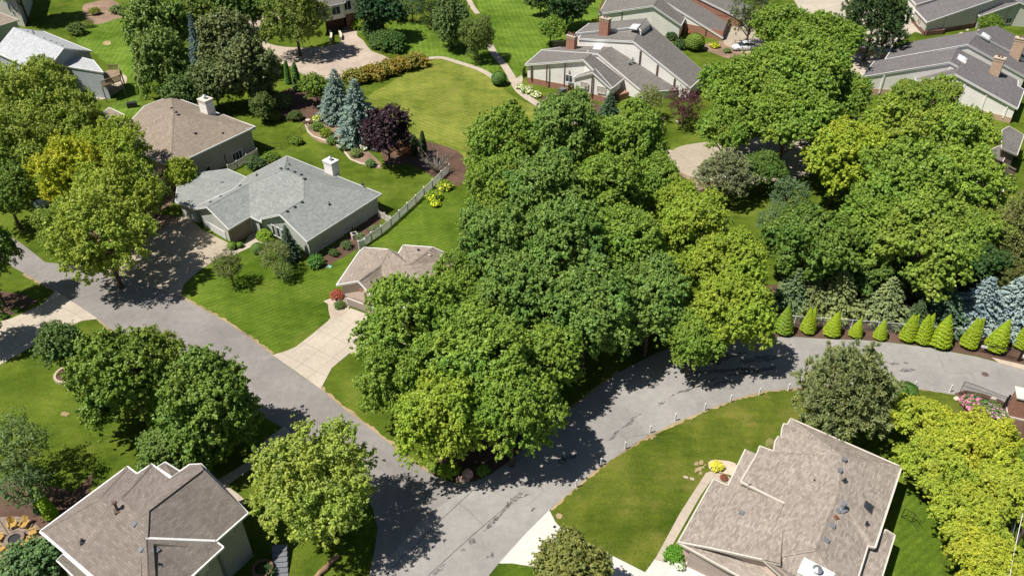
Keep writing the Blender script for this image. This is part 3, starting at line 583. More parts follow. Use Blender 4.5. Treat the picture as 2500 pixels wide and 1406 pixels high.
window(D,pl,tD(1745,1108),.7,1.2,'white','glass',0); window(D,pl,tD(1978,932),.55,.7,'white','glass',0); window(D,pl,tD(2228,780),.7,.5,'white','glass',0)
m=MB(); c=onw(tD(2070,880),pl)+pl[1]*.05; m.tube([c-Vector((0,0,.9)),c+Vector((0,0,.6))],[.06,.06],8); m.build('downpipe',M['iron'],D)
m=MB(); c=onw(tD(640,895),wallplane(q2,p9,.45))+Vector((0,0,0)); m.tube([Vector((c.x,c.y,0)),Vector((c.x,c.y,2.5))],[.06,.06],8); m.build('downpipe',M['white'],D)
m=MB(); W=inset_loop([q2,p9,Vector((p9.x+.01,p9.y+.01,0))],.4); n_=wallplane(q2,p9,.39)
a=q2-n_[1]*.36;b=p9-n_[1]*.36; m.add([Vector((a.x,a.y,0)),Vector((b.x,b.y,0)),Vector((b.x,b.y,2.6)),Vector((a.x,a.y,2.5))],[(0,1,2,3)]); m.build('brick_wall',M['brickg'],D)
m=MB(); dd=onpl(*tD(2205,370),p0,p1,p5); m.tube([dd,dd+Vector((-.1,0,.5))],[.04,.04],6); m.tube([dd+Vector((-.1,-.1,.55)),dd+Vector((-.25,-.3,.62))],[.3,.05],12); m.build('satellite_dish',M['dark'],D)
# E: beige pyramid roof
E_=hroot(r1,1700,1200,'beige shingled hip roof house with pink capped chimney in the upper left','house')
ze=4.2; ap=V(r1,1485,958,7.2)
P=[V(r1,1465,825,ze),V(r1,2190,1088,ze),G(416,407,ze),G(343,374,ze),G(300,330,ze),V(r1,1075,1090,ze),V(r1,1080,985,ze+.2),ap]
P[6]=V(r1,1240,912,ze)
roE=vol(E_,P,[(7,1,2),(7,0,1),(7,2,3,4,5,6,0)],[0,1,2,3,4,5,6],M['shE'],M['wtan'],inset=.5)
we=[V(r1,1060,985,3.6),V(r1,935,925,3.6),V(r1,850,1000,3.4),V(r1,760,1120,3.3),V(r1,1000,1180,3.6),V(r1,1078,1090,3.8)]
vol(E_,we,[tuple(range(6))],list(range(6)),M['shE'],M['wtan'])
wf=[V(r1,1830,1025,4.45),V(r1,1915,985,5.2),V(r1,2185,1090,4.25),V(r1,2100,1110,4.3)]
vol(E_,wf,[(0,1,2,3)],[0,1,2,3],M['shE'],None,th=.5,fas='cream')
vent(roE,r1(1675,1147),(ap,P[1],P[2]),.35,'dark',.3);vent(roE,r1(1910,1145),(ap,P[1],P[2]),.3,'dark',.2);vent(roE,r1(1510,970),(ap,P[0],P[1]),.35,'dark',.3)
vent(roE,r1(1470,930),(ap,P[0],P[1]),.35,'dark',.2)
pipe(roE,r1(1400,900),(ap,P[0],P[2]),1.2,.1,'metal',True)
chimney(E_,r1(1790,975),(ap,P[0],P[1]),(1.8,1.5),2.4,math.atan2((P[1]-P[0]).y,(P[1]-P[0]).x),'wwhite','mulchP' if 0 else 'cream',0,True)
pl=wallplane(P[1],P[2],.5)
window(E_,pl,r5(2035,105),1.9,1.5,'white','glass',2); window(E_,pl,r5(1785,215),.9,.8,'cream','glass',0)
m=MB(); c=onw(r5(1935,140),pl)+pl[1]*.05; m.tube([c-Vector((0,0,1)),c+Vector((0,0,.8))],[.06,.06],8); m.build('downpipe',M['iron'],E_)
pl=wallplane(P[2],P[3],.5)
for x,y in ((1275,160),(1380,225)): window(E_,pl,r5(x,y+30),1.2,1.6,'white','glass',0)
# F: silver roof house, left
Fh=hroot(r1,500,750,'pale blue two storey house with silver shingles and raised wooden deck','two_storey_house')
zf=5.7
Ra=V(r1,545,415,8.3);Ea=V(r1,790,442,zf);Rb=V(r1,120,238,8.3);dv=Rb-Ra
Fa=Vector((2*Ra.x-Ea.x,2*Ra.y-Ea.y,zf))
P=[Ra,Ea,Ea+dv,Rb,Fa+dv,Fa]
roF=vol(Fh,P,[(0,1,2,3),(0,3,4,5)],[0,1,2,3,4,5],M['shF'],M['wblue'],inset=.35)
f2=[V(r1,440,550,5.6),V(r1,640,480,5.9),V(r1,800,520,5.6),V(r1,885,622,5.1)]
vol(Fh,f2,[(0,1,2,3)],[0,1,2,3],M['shF'],M['wblue'],inset=.15)
f3=[V(r1,320,580,5.6),V(r1,440,545,5.9),V(r1,470,600,5.5),V(r1,345,640,5.4)]
vol(Fh,f3,[(0,1,2,3)],[0,1,2,3],M['copper'],M['wblue'],inset=.05,rname='chimney_chase_top')
for x,y in ((237,272),(380,332),(435,352),(485,374),(535,395)): vent(roF,r1(x,y),(P[0],P[1],P[2]),.3,'dark',.12)
pipe(roF,r1(290,290),(P[0],P[1],P[2]),.6,.09,'dark')
pl=wallplane(f2[0],f2[3],.15); window(Fh,pl,r1(785,845),1.8,1.3,'wblue','glass',1)
window(Fh,pl,r1(560,720),.9,1.6,'white','glass',0)
# deck
m=MB(); dk=[V(r1,850,650,2.9),V(r1,920,640,2.9),V(r1,1000,640,2.9),V(r1,1040,680,2.9),V(r1,1030,700,2.9),V(r1,870,760,2.9)]
dk=[V(r1,850,640,3.0),V(r1,935,600,3.0),V(r1,1030,600,3.0),V(r1,1040,690,3.0),V(r1,875,745,3.0)]
m.prism(dk,2.85,3.0); d_=m.build('deck',M['wood'],Fh)
m=MB()
for a,b in zip(dk[1:],dk[2:]):
    n_=max(2,int((b-a).length/.16))
    for i in range(n_): q=a.lerp(b,(i+.5)/n_); m.box((q.x,q.y,3.0),(.09,.04,.95),math.atan2((b-a).y,(b-a).x))
    m.beam(a+Vector((0,0,1.)),b+Vector((0,0,1.)),.16,.06)
m.build('railing',M['wood'],d_)
for q in dk[1:]: m=MB(); m.box((q.x,q.y,0),(.16,.16,2.85)); m.build('post',M['wood'],d_)
# G: corner house
Gh=hroot(r1,60,150,'sliver of tan roofed house in the top left corner','house')
vol(Gh,[G(-60,0,4.5),G(0,32,4.5),G(46,49,4.2),G(0,63,3.8),G(-80,95,3.8)],[(0,1,2,3,4)],[0,1,2,3,4],M['shE'],M['wcream'],inset=.3,fas='cream')
rg=[G(-80,-30,6.2),G(38,-2,6.2),G(60,-60,6.2),G(-80,-90,6.2)]
vol(Gh,rg,[(0,1,2,3)],[0,1,2,3],M['shE'],M['wcream'],inset=.3,fas='cream')
window(Gh,wallplane(rg[0],rg[1],.3),r1(95,100),.9,1.4,'white','glass',0)
# H: top centre house over garage
Hh=hroot(tH,1700,300,'dark shaded house over a basement garage at the top of the photo','house')
P=[G(760,24,6.0),V(tH,1870,65,6.0),G(905,-50,6.0),G(790,-60,6.0),G(825,-25,8.0)]
vol(Hh,P,[(4,0,1),(4,1,2),(4,2,3),(4,3,0)],[0,1,2,3],M['shI'],M['wwhite'],z0=2.9,inset=.3)
Wl=inset_loop(P[:4],2.0); m=MB()
for i in range(4):
    a,b=Wl[i],Wl[(i+1)%4]; m.add([(a.x,a.y,0),(b.x,b.y,0),(b.x,b.y,2.9),(a.x,a.y,2.9)],[(0,1,2,3)])
m.build('brick_wall',M['brickd'],Hh)
pl=wallplane(P[0],P[1],.3)
for x in (1370,1535,1720): window(Hh,pl,tH(x,250-(x-1535)*.22),2.0,1.7,'white','glass',1)
h2=[G(838,2,6.3),G(864,-3,6.3),G(902,-12,6.3),G(935,-70,6.3),G(850,-70,6.3)]
vol(Hh,h2,[(0,1,2,3,4)],[0,1,2,3,4],M['shI'],M['wwhite'],inset=.15,z0=0,band=('brickd',3.3))
window(Hh,wallplane(h2[0],h2[1],.15),tH(1935,110),1.8,1.9,'white','glass',1)
pl=wallplane(Wl[0],Wl[1],0); window(Hh,pl,tH(1700,470),4.2,2.1,'brown','gdark',0,'garage_door')
# townhouses
def onvert(c,x,y,A,B):
    d=(B-A); n=Vector((-d.y,d.x,0)); r=ray(*c(x,y)); o=Vector((0,0,H)); return o+r*((A-o).dot(n)/r.dot(n))
def salt(root,f,r,rm,wm,inset=.15,fas='white',band=None,z0=0.,th=.3,no=((3,4),(4,5))):
    P=[f[0],f[1],f[2],r[2],r[1],r[0]]
    return vol(root,P,[(0,1,4,5),(1,2,3,4)],[0,1,2,3,4,5],M[rm],M[wm],inset=inset,fas=fas,band=band,z0=z0,th=th,no=no)
I=hroot(tI,1200,900,'brick based townhouse row with staggered grey roofs and two chimneys','townhouse_row')
f=[V(tI,160,690,3.7),V(tI,875,632,6.6),V(tI,1215,985,2.9)];r=[V(tI,360,515,3.7),V(tI,965,560,6.6),V(tI,1360,865,2.9)]
U1=salt(I,f,r,'shI','wwhite',.35,band=('brick',1.15)); f1,rr1=f,r
plI=wallplane(f[0],f[2],.35)
for x,y in ((240,688),(430,675),(652,655)): post(I,plI,tI(x,y),.9)
window(I,plI,tI(698,862),1.5,1.4,'white','glass',1)
tl=(f[0],f[1],r[1]); trr=(f[1],f[2],r[2])
g1=onpl(*tI(985,795),*trr)
gb=[V(tI,735,862,3.4),g1,onpl(*tI(1205,994),*trr),onpl(*tI(1222,982),*trr),onpl(*tI(1015,752),*trr),V(tI,790,828,3.6)]
gb=[v+Vector((0,0,.12)) for v in gb]
vol(I,gb,[(0,1,4,5),(1,2,3,4)],[0,1,2,3,4,5],M['shI'],M['wwhite'],inset=.25,band=('brick',1.15),th=.25)
plg=wallplane(gb[0],gb[2],.25); window(I,plg,tI(883,945),1.5,1.2,'cream','blind',1); window(I,plg,tI(1092,1002),1.7,1.3,'cream','blind',1); post(I,plg,tI(985,812),.9)
f=[onvert(tI,360,513,rr1[0],rr1[2]),onvert(tI,1045,557,rr1[0],rr1[2]),onvert(tI,1610,1035,rr1[0],rr1[2])]
print('U2',[tuple(round(c,1) for c in v) for v in f])
r=[V(tI,600,480,f[0].z),V(tI,1325,425,f[1].z),V(tI,2030,995,f[2].z)]
U2=salt(I,f,r,'shI','wwhite',.12); f2_,rr2=f,r
pipe(U2,tI(1435,665),(f[1],f[2],r[2]),.25,.11,'metal',True);pipe(U2,tI(1472,632),(f[1],f[2],r[2]),.25,.11,'metal',True)
skylight(U2,[tI(985,505),tI(1030,452),tI(1130,455),tI(1085,512)],(f[0],f[1],r[1]),.3)
for x,y in ((845,598),(927,530),(1213,440),(1247,425)): pipe(U2,tI(x,y),(f[0],f[1],r[1]),.25,.06,'white')
chimney(I,tI(725,497),(f[0],f[1],r[1]),(1.9,1.0),2.4,math.atan2((f[2]-f[0]).y,(f[2]-f[0]).x),'brick','stone',4)
f=[onvert(tI,810,372,rr2[0],rr2[2]),onvert(tI,1480,407,rr2[0],rr2[2]),onvert(tI,2180,975,rr2[0],rr2[2])]
print('U3',[tuple(round(c,1) for c in v) for v in f])
r=[V(tI,935,205,f[0].z),V(tI,1630,143,f[1].z),V(tI,2365,797,f[2].z)]
U3=salt(I,f,r,'shI','wwhite',.12); fu3,ru3=f,r
plu=wallplane(f[1],f[2],.12)
for x,y in ((1575,512),(1783,682),(1992,850)): post(I,plu,tI(x,y),f[2].z-1.5,.28)
up=Vector((0,0,.75))
t3=(f[0],f[1],r[1])
u4=[onpl(*tI(775,338),*t3)+up*.6,onpl(*tI(1530,278),*t3)+up,onpl(*tI(1575,312),*(f[1],f[2],r[2]))+up*.6,onpl(*tI(1690,200),*(f[1],f[2],r[2]))+up*.1,onpl(*tI(1640,135),*t3)+up*.2,onpl(*tI(945,196),*t3)+up*.2]
U4=vol(I,u4,[(0,1,4,5),(1,2,3,4)],[0,1,2,3,4,5],M['shI'],M['wwhite'],inset=.06,th=.25,no=((2,3),(3,4),(4,5)))
skylight(U4,[tI(1435,250),tI(1480,203),tI(1575,208),tI(1525,262)],(u4[0],u4[1],u4[4]),.3)
chimney(I,tI(1130,285),(u4[0],u4[1],u4[4]),(1.9,1.0),2.4,math.atan2((f[2]-f[0]).y,(f[2]-f[0]).x),'brick','stone',2)
m=MB(); c=V(tI,1340,1100,0); m.box((c.x,c.y,0),(2.2,1.2,1.1),.6); m.build('brick_planter',M['brick'],I)
J=hroot(r3,1500,150,'white sided townhouse row with brown posts behind the clipped round bush','townhouse_row')
f=[V(r3,920,120,3.7),V(r3,1385,50,6.7),V(r3,1628,220,3.2)];r=[V(r3,985,5,3.7),V(r3,1445,-25,6.7),V(r3,1662,157,3.2)]
salt(J,f,r,'shI','wwhite',.3,band=('brick',.6)); pl=wallplane(f[0],f[2],.3)
for x,y in ((1125,92),(1284,68),(1440,98)): post(J,pl,r3(x,y),.4)
window(J,pl,r3(1388,206),1.5,1.3,'brown','glass',1); window(J,pl,r3(1490,245),1.1,2.2,'brown','blind',0,'door')
f=[onvert(r3,1150,-20,r[0],r[2]),onvert(r3,1465,0,r[0],r[2]),onvert(r3,1985,327,r[0],r[2])]
print('J2',[tuple(round(c,1) for c in v) for v in f])
r=[V(r3,1250,-90,f[0].z),V(r3,1560,-95,f[1].z),V(r3,2037,200,f[2].z)]
salt(J,f,r,'shI','wwhite',.15,band=('brick',2.)); pl=wallplane(f[1],f[2],.15); post(J,pl,r3(1640,125),.4); post(J,pl,r3(1845,250),.4)
f=[onvert(r3,1350,-120,r[0],r[2]),onvert(r3,1690,-60,r[0],r[2]),onvert(r3,2135,160,r[0],r[2])]
r=[V(r3,1450,-200,f[0].z),V(r3,1800,-150,f[1].z),V(r3,2230,60,f[2].z)]
salt(J,f,r,'shI','brick',.15)
K=hroot(tK,1100,1050,'violet grey townhouse row with tan brick chimneys above the big oak','townhouse_row')
a=V(tK,735,925,3.5);b=V(tK,1185,850,6.2);c3=V(tK,1895,1242,2.9);d3=V(tK,1972,1030,2.9);tr=(b,c3,d3)
bb=onpl(*tK(1240,770),*tr);rr=onpl(*tK(1205,552),*tr);a2=V(tK,650,905,3.5);m3=onpl(*tK(1895,985),*tr);m4=onpl(*tK(1900,920),*tr)
K1=vol(K,[a,b,c3,d3,m3,m4,rr,bb,V(tK,700,838,3.5)],[(0,1,7,8),(1,2,3,4,5,6,7)],[0,1,2,3,4,5,6,7,8],M['shK'],M['wwhite'],inset=.3,band=('brickt',1.),th=.28,no=((5,6),(6,7),(7,8)))
pl=wallplane(a,c3,.3)
for x,y in ((1040,878),(1310,930),(1550,1065),(1790,1200)): post(K,pl,tK(x,y),.6,.2,'wwhite')
window(K,pl,tK(850,1010),1.1,1.3,'white','glass',0)
f=[V(tK,115,882,3.3),V(tK,1125,714,6.9),V(tK,1217,765,6.3)]; z=f[0].z
f=[onvert(tK,115,882,Vector((bb.x,bb.y,0)),Vector((bb.x,bb.y,0))+(b-a)*1. ) if 0 else f[0],f[1],f[2]]
r=[V(tK,258,702,3.3),V(tK,1205,550,6.9),V(tK,1290,600,6.3)]
K2=salt(K,f,r,'shK','wwhite',.12,band=('brickt',1.2),no=((2,3),(3,4),(4,5))); rk2=r; fk2=f
skylight(K1,[tK(1197,680),tK(1220,630),tK(1315,682),tK(1296,735)],tr,.35)
pl=wallplane(f[0],f[1],.12)
post(K,pl,tK(375,845),.4,.2,'wwhite')
f=[onvert(tK,378,680,rk2[0],rk2[1]),onvert(tK,1330,510,rk2[0],rk2[1]),onvert(tK,1990,880,rk2[0],rk2[1])]
print('K3',[tuple(round(c,1) for c in v) for v in f])
z0_,z1_,z2_=f[0].z,f[1].z,f[2].z
r=[V(tK,490,515,z0_),V(tK,1475,345,z1_),V(tK,2030,720,z2_)]
K3=salt(K,f,r,'shK','wwhite',.12); 
up=Vector((0,0,.6)); t4=(f[1],f[2],r[2])
k4=[onpl(*tK(1345,500),*(f[0],f[1],r[1])),onpl(*tK(1415,422),*t4)+up,onpl(*tK(1990,728),*t4)+up,onpl(*tK(2030,520),*t4)+up,onpl(*tK(1850,438),*t4)+up,onpl(*tK(1640,325),*t4)+up*.9,onpl(*tK(1480,342),*(f[0],f[1],r[1]))+up*.3]
K4=vol(K,k4[1:],[(0,1,2,3,4,5)],[0,1,2,3,4,5],M['shK'],M['wwhite'],inset=.06,th=.22,no=((2,3),(3,4),(4,5),(5,0)))
skylight(K4,[tK(1470,415),tK(1492,378),tK(1587,440),tK(1565,468)],(k4[1],k4[2],k4[3]),.35)
angK=math.atan2((c3-b).y,(c3-b).x)
chimney(K,tK(1625,850),tr,(1.7,1.2),2.9,angK,'brickt','stone',2)
chimney(K,tK(1870,620),(k4[1],k4[2],k4[3]),(1.9,1.2),2.9,angK,'brickt','stone',2)
L=hroot(tK,1200,250,'pale green townhouse row with slate roofs in the top right corner','townhouse_row')
for ff,re_,w_,bd in (([(860,258,3.),(1750,-45,6.2),(2100,60,4.5)],[(715,100,3.),(1550,-190,6.2),(1968,-100,4.5)],'wcream',('brickd',.9)),
                 ([(1465,190,2.9),(1930,28,5.2),(2150,120,3.9)],[(1385,102,2.9),(1800,-60,5.2),(2100,10,3.9)],'wcream',None),
                 ([(735,55,3.2),(1100,-50,5.),(1400,20,3.6)],[(640,-50,3.2),(1000,-150,5.),(1300,-80,3.6)],'wwhite',None)):
    f=[V(tK,*q) for q in ff]; r=[V(tK,*q) for q in re_]; salt(L,f,r,'shK',w_,.3,band=bd)
    if bd:
        pl=wallplane(f[0],f[1],.3); post(L,pl,tK(1085,185),.3,.2,'wcream'); pl=wallplane(f[0],r[0],.3); window(L,pl,tK(775,235),2.6,2.,'white','garaget',0,'garage_door')
    elif ff[0][0]==1465:
        pl=wallplane(f[0],f[1],.3); window(L,pl,tK(1640,258),1.0,2.1,'white','glass',0,'door'); window(L,pl,tK(1790,240),1.6,1.3,'white','glass',1); post(L,pl,tK(1815,75),.2,.22,'wcream'); post(L,pl,tK(1990,60),.2,.22,'brown')
Mh=hroot(tM,1000,400,'low grey roofed townhouse wing with weathered board wall beside the oak','townhouse')
q=[V(tM,860,225,4.4),V(tM,962,168,4.4),V(tM,1172,292,3.4),V(tM,1072,578,3.4),V(tM,850,480,4.4)]
vol(Mh,q,[(0,1,2,3,4)],[0,1,2,3,4],M['shI'],M['woodg'],inset=.3,fas='cream')
q=[V(tM,560,560,3.0),V(tM,850,440,3.0),V(tM,940,510,2.7),V(tM,868,672,2.7),V(tM,600,560,3.)]
vol(Mh,q[:4],[(0,1,2,3)],[0,1,2,3],M['shI'],M['wwhite'],inset=.2,fas='cream')
q=[V(tM,500,950,3.2),V(tM,700,830,3.2),V(tM,925,945,2.8),V(tM,812,1258,2.8),V(tM,560,1150,3.2)]
vol(Mh,q,[(0,1,2,3,4)],[0,1,2,3,4],M['shI'],M['brickt'],inset=.3,fas='white')
q=[G(2085,290,2.6),G(2150,272,3.),G(2250,268,3.2),G(2360,280,3.),G(2400,340,2.6),G(2360,380,2.4),G(2200,350,2.4)]
vol(Mh,q,[(0,1,2,3,4,5,6)],list(range(7)),M['shI'],M['wwhite'],inset=.3)
m=MB(); a=V(tM,590,525,4.0);b=V(tM,1055,793,4.0);dn=Vector((b.x-a.x,b.y-a.y,0)).normalized(); n_=Vector((dn.y,-dn.x,0)).normalized()
m.add([a,b,Vector((b.x,b.y,1.5)),Vector((a.x,a.y,1.5)),a-n_*.12,b-n_*.12,Vector((b.x,b.y,1.5))-n_*.12,Vector((a.x,a.y,1.5))-n_*.12],[(0,3,2,1),(4,5,6,7),(1,2,6,5),(0,1,5,4)]); m.build('board_wall',M['woodg'],Mh)
m=MB(); m.beam(a+Vector((0,0,.06)),b+Vector((0,0,.06)),.3,.12); m.build('wall_cap',M['woodg'],Mh)
# ---------------- vegetation ----------------
def foliage(name,trans=.25,spec=.35,rough=.5,hue=.06):
    t=NT(name); oc=t.n('ObjectInfo').outputs['Color']; r=t.n('Attribute',attribute_name='rnd').outputs[2]; k=t.n('Attribute',attribute_name='clu').outputs[2]
    c=t.mix(1.,oc,t.ramp(r,0,1,(.72,.76,.72),(1.30,1.25,1.25)),'MULTIPLY')
    c=t.mix(1.,c,t.ramp(k,0,1,(.78,.83,.88),(1.22,1.17,1.05)),'MULTIPLY')
    n=t.noise(t.co(),1.1,2); h=t.n('HueSaturation',i_Color=c,i_Saturation=1.,i_Value=1.); t.set(h.inputs['Hue'],t.n('MapRange',i_0=n,i_1=.3,i_2=.7,i_3=.5-hue*.25,i_4=.5+hue*.25).outputs[0]); c=h.outputs[0]
    t.set(t.b.inputs['Base Color'],c); t.b.inputs['Roughness'].default_value=rough; t.b.inputs['Specular IOR Level'].default_value=spec
    tr=t.n('BsdfTranslucent'); t.set(tr.inputs[0],t.mix(1.,c,(1.25,1.3,.55),'MULTIPLY')); mx=t.n('MixShader',i_0=trans); t.t.links.new(t.b.outputs[0],mx.inputs[1]); t.t.links.new(tr.outputs[0],mx.inputs[2])
    t.t.links.new(mx.outputs[0],t.t.nodes['Material Output'].inputs[0]); return t.m
M['leaf']=foliage('leaves',.22,.28,.5); M['needle']=foliage('needles',.08,.2,.7,.05); M['petal']=foliage('petals',.3,.2,.7,.0)
M['bark']=flat('bark',(.10,.075,.055),.9,var=.4); M['twig']=flat('dead_twigs',(.30,.26,.23),.9,var=.25)
def quads(name,c,a,b,rnd,clu,mat):   # rhombus leaves, centre c, half axes a and b
    n=len(c); v=np.empty((n,4,3),np.float32); v[:,0]=c-a; v[:,1]=c-b; v[:,2]=c+a; v[:,3]=c+b
    me=bpy.data.meshes.new(name); me.vertices.add(n*4); me.vertices.foreach_set('co',v.ravel()); me.loops.add(n*4); me.loops.foreach_set('vertex_index',np.arange(n*4,dtype=np.int32))
    me.polygons.add(n); me.polygons.foreach_set('loop_start',np.arange(0,n*4,4,dtype=np.int32))
    for nm,ar in (('rnd',rnd),('clu',clu)):
        at=me.attributes.new(nm,'FLOAT','FACE'); at.data.foreach_set('value',np.asarray(ar,np.float32))
    me.update(calc_edges=True); me.materials.append(mat); return me
def unit(v): return v/np.maximum(np.linalg.norm(v,axis=-1,keepdims=True),1e-9)
def leafset(rg,pts,out,size,asp=.75,up=.45,jit=.75):
    n=len(pts); nn=unit(out*.8+np.array([0,0,up])+rg.normal(0,jit,(n,3))*.6); t=unit(np.cross(nn,rg.normal(0,1,(n,3)))); b=np.cross(nn,t)
    s=size*rg.uniform(.7,1.3,(n,1)); return t*s,b*s*asp
def crown(name,seed,nl,nc,nf,leaf,zr=.85,lob=.42,low=-.35,cl=.11,mat='leaf',asp=.75,spread=1.,droop=0.,gap=0.,cone=0.):
    rg=np.random.default_rng(seed); L=[]; i=0
    for k in range(nl):
        ph=k*2.39996+rg.uniform(-.35,.35); u=low+(1-low)*((k+.5)/nl)+rg.uniform(-.06,.06); u=min(max(u,-1),1); q=math.sqrt(1-u*u); rr=(1-lob)*rg.uniform(.7,1.18)
        if cone: q*= (1-cone*max(u,0))
        L.append((np.array([q*math.cos(ph)*rr*spread,q*math.sin(ph)*rr*spread,u*rr*zr]),lob*rg.uniform(.5,1.2)))
    L.append((np.array([0,0,.15*zr]),.55))
    P=[];O=[];Rn=[];Cl=[]
    for c,r in L:
        m=int(nc*(r/lob)**2); d=unit(rg.normal(0,1,(m,3))); d[:,2]=np.where(d[:,2]<-.45,-d[:,2],d[:,2])
        p=c+d*np.array([r,r,r*.85])*(rg.uniform(.74,1.06,(m,1))+.20*(rg.uniform(0,1,(m,1))**5))
        keep=np.ones(m,bool)
        for c2,r2 in L:
            if c2 is c: continue
            keep&=np.linalg.norm((p-c2)/np.array([1,1,.85]),axis=1)>r2*.72
        if gap: keep&=rg.uniform(0,1,m)>gap
        p=p[keep]; d=d[keep]
        for a,dd in zip(p,d):
            o=unit(dd+unit(a+1e-6)*.7+np.array([0,0,.25])); sd=unit(o*.9+rg.normal(0,.55,3)+np.array([0,0,.1-droop*.5])); cv=rg.uniform(0,1); ln=cl*rg.uniform(1.2,3.6)*(1.7 if rg.uniform()<.15 else 1)
            for si in range(3):
                t=si/2.; k=max(3,int(nf*rg.uniform(.35,.6)*(1.15-t*.45))); e=rg.normal(0,1,(k,3)); e/=np.maximum(1,np.linalg.norm(e,axis=1,keepdims=True)/1.6)
                q=a+sd*(ln*(t-.35))+e*cl*rg.uniform(.42,.62)*(1.1-.4*t); q[:,2]-=droop*(t*ln)*.35
                P.append(q); O.append(unit(o*.62+unit(e)*.8)); Rn.append(rg.uniform(0,1,k)); Cl.append(np.full(k,min(1,max(0,cv+rg.uniform(-.15,.15)))))
    P=np.concatenate(P);O=np.concatenate(O);Rn=np.concatenate(Rn);Cl=np.concatenate(Cl)
    a,b=leafset(rg,P,O,leaf,asp); me=quads(name,P,a,b,Rn,Cl,M[mat]); me['tips']=[float(x) for c,r in L[:14] for x in c]; return me
def needles(rg,base,dirs,ln,wd):  # spray quads along a direction
    n=len(base); a=dirs*ln[:,None]*.5; sd=unit(np.cross(dirs,np.array([0,0,1.])+rg.normal(0,.35,(n,3)))); return base+a,a,sd*wd[:,None]
def spruce(name,seed,lev=20,Rb=.34,asp=1.,dens=1.,droop=.25,wid=.0085):
    rg=np.random.default_rng(seed); C=[];A=[];B=[];cl=[]
    for l in range(lev):
        t=(l+.3)/lev; z=.04+.93*t; rad=Rb*(1-t)**.82*(1 if t>.1 else .8)+.008; nb=int((15-7*t)*dens); ph0=rg.uniform(0,6.28)
        for k in range(nb):
            ph=ph0+6.283*(k+rg.uniform(-.3,.3))/nb; r=rad*rg.uniform(.75,1.15); ns=max(3,int(26*r/Rb*dens)+2); s=np.sort(rg.uniform(.12,1,ns))
            d=np.array([math.cos(ph),math.sin(ph),0]); lift=.12*r; pz=z+lift*s-droop*r*s*s+rg.normal(0,.003,ns)
            pos=d*(s*r)[:,None]; pos[:,2]=pz; side=np.array([-d[1],d[0],0]); c0=rg.uniform(0,1)
            for sg in (-1,1):
                dr=unit(d*.85+side*sg*rg.uniform(.5,1.,(ns,1))+np.array([0,0,-.15])+rg.normal(0,.14,(ns,3))); ln=(.20*r+.022)*(1.15-s*.6)*rg.uniform(.7,1.2,ns)
                c_,a_,b_=needles(rg,pos,dr,ln,np.full(ns,wid)*rg.uniform(.7,1.3,ns)); C.append(c_);A.append(a_);B.append(b_);cl.append(np.full(ns,c0))
            dr=unit(d+np.array([0,0,.25])+rg.normal(0,.35,(ns,3))); c_,a_,b_=needles(rg,pos,dr,np.full(ns,.03),np.full(ns,wid)); C.append(c_);A.append(a_);B.append(b_);cl.append(np.full(ns,c0))
    C=np.concatenate(C);A=np.concatenate(A);B=np.concatenate(B);cl=np.concatenate(cl); return quads(name,C,A,B,rg.uniform(0,1,len(C)),cl,M['needle'])
def pine(name,seed,nt=1500):
    rg=np.random.default_rng(seed); base=[]
    for k in range(nt):
        u=rg.uniform(-.55,1); q=math.sqrt(max(0,1-u*u)); ph=rg.uniform(0,6.283); lump=1+.13*math.sin(ph*5+u*6)+.08*math.sin(ph*9-u*11); rr=rg.uniform(.62,1.02)*lump
        base.append([q*math.cos(ph)*rr*(1-.25*max(u,0)),q*math.sin(ph)*rr*(1-.25*max(u,0)),u*rr*1.02])
    base=np.array(base); C=[];A=[];B=[];cl=[]
    for p in base:
        o=unit(p+np.array([0,0,.5])); k=26; d=unit(o*.75+rg.normal(0,.62,(k,3))); ln=rg.uniform(.06,.11,k); c_,a_,b_=needles(rg,np.repeat(p[None],k,0)+rg.normal(0,.012,(k,3)),d,ln,np.full(k,.012)); C.append(c_);A.append(a_);B.append(b_);cl.append(np.full(k,rg.uniform()))
    C=np.concatenate(C);A=np.concatenate(A);B=np.concatenate(B);cl=np.concatenate(cl); return quads(name,C,A,B,rg.uniform(0,1,len(C)),cl,M['needle'])
def revol(name,seed,prof,n,leaf,mat='leaf',tips=((0,0,1),),rough=.03,asp=.6,up=.8):
    rg=np.random.default_rng(seed); P=[];O=[]
    for tx,ty,tw in tips:
        m=n//len(tips); t=rg.uniform(0,1,m); t=np.where(rg.uniform(0,1,m)<.12,1-rg.uniform(0,.2,m)**1.,t); r=np.array([prof(x) for x in t])*tw; ph=rg.uniform(0,6.283,m)
        lay=.94+.06*np.sin(t*60+np.sin(ph*3)*2); rr=r*lay*(1+rg.normal(0,rough,m)+.05*np.sin(ph*4+t*9)); k=t**1.3
        P.append(np.stack([rr*np.cos(ph)+tx*k,rr*np.sin(ph)+ty*k,t],1)); O.append(np.stack([np.cos(ph),np.sin(ph),np.full(m,.35)],1))
    P=np.concatenate(P);O=unit(np.concatenate(O)); a,b=leafset(rg,P,O,leaf,asp,up,.55); return quads(name,P,a,b,rg.uniform(0,1,len(P)),rg.uniform(0,1,len(P)),M[mat])
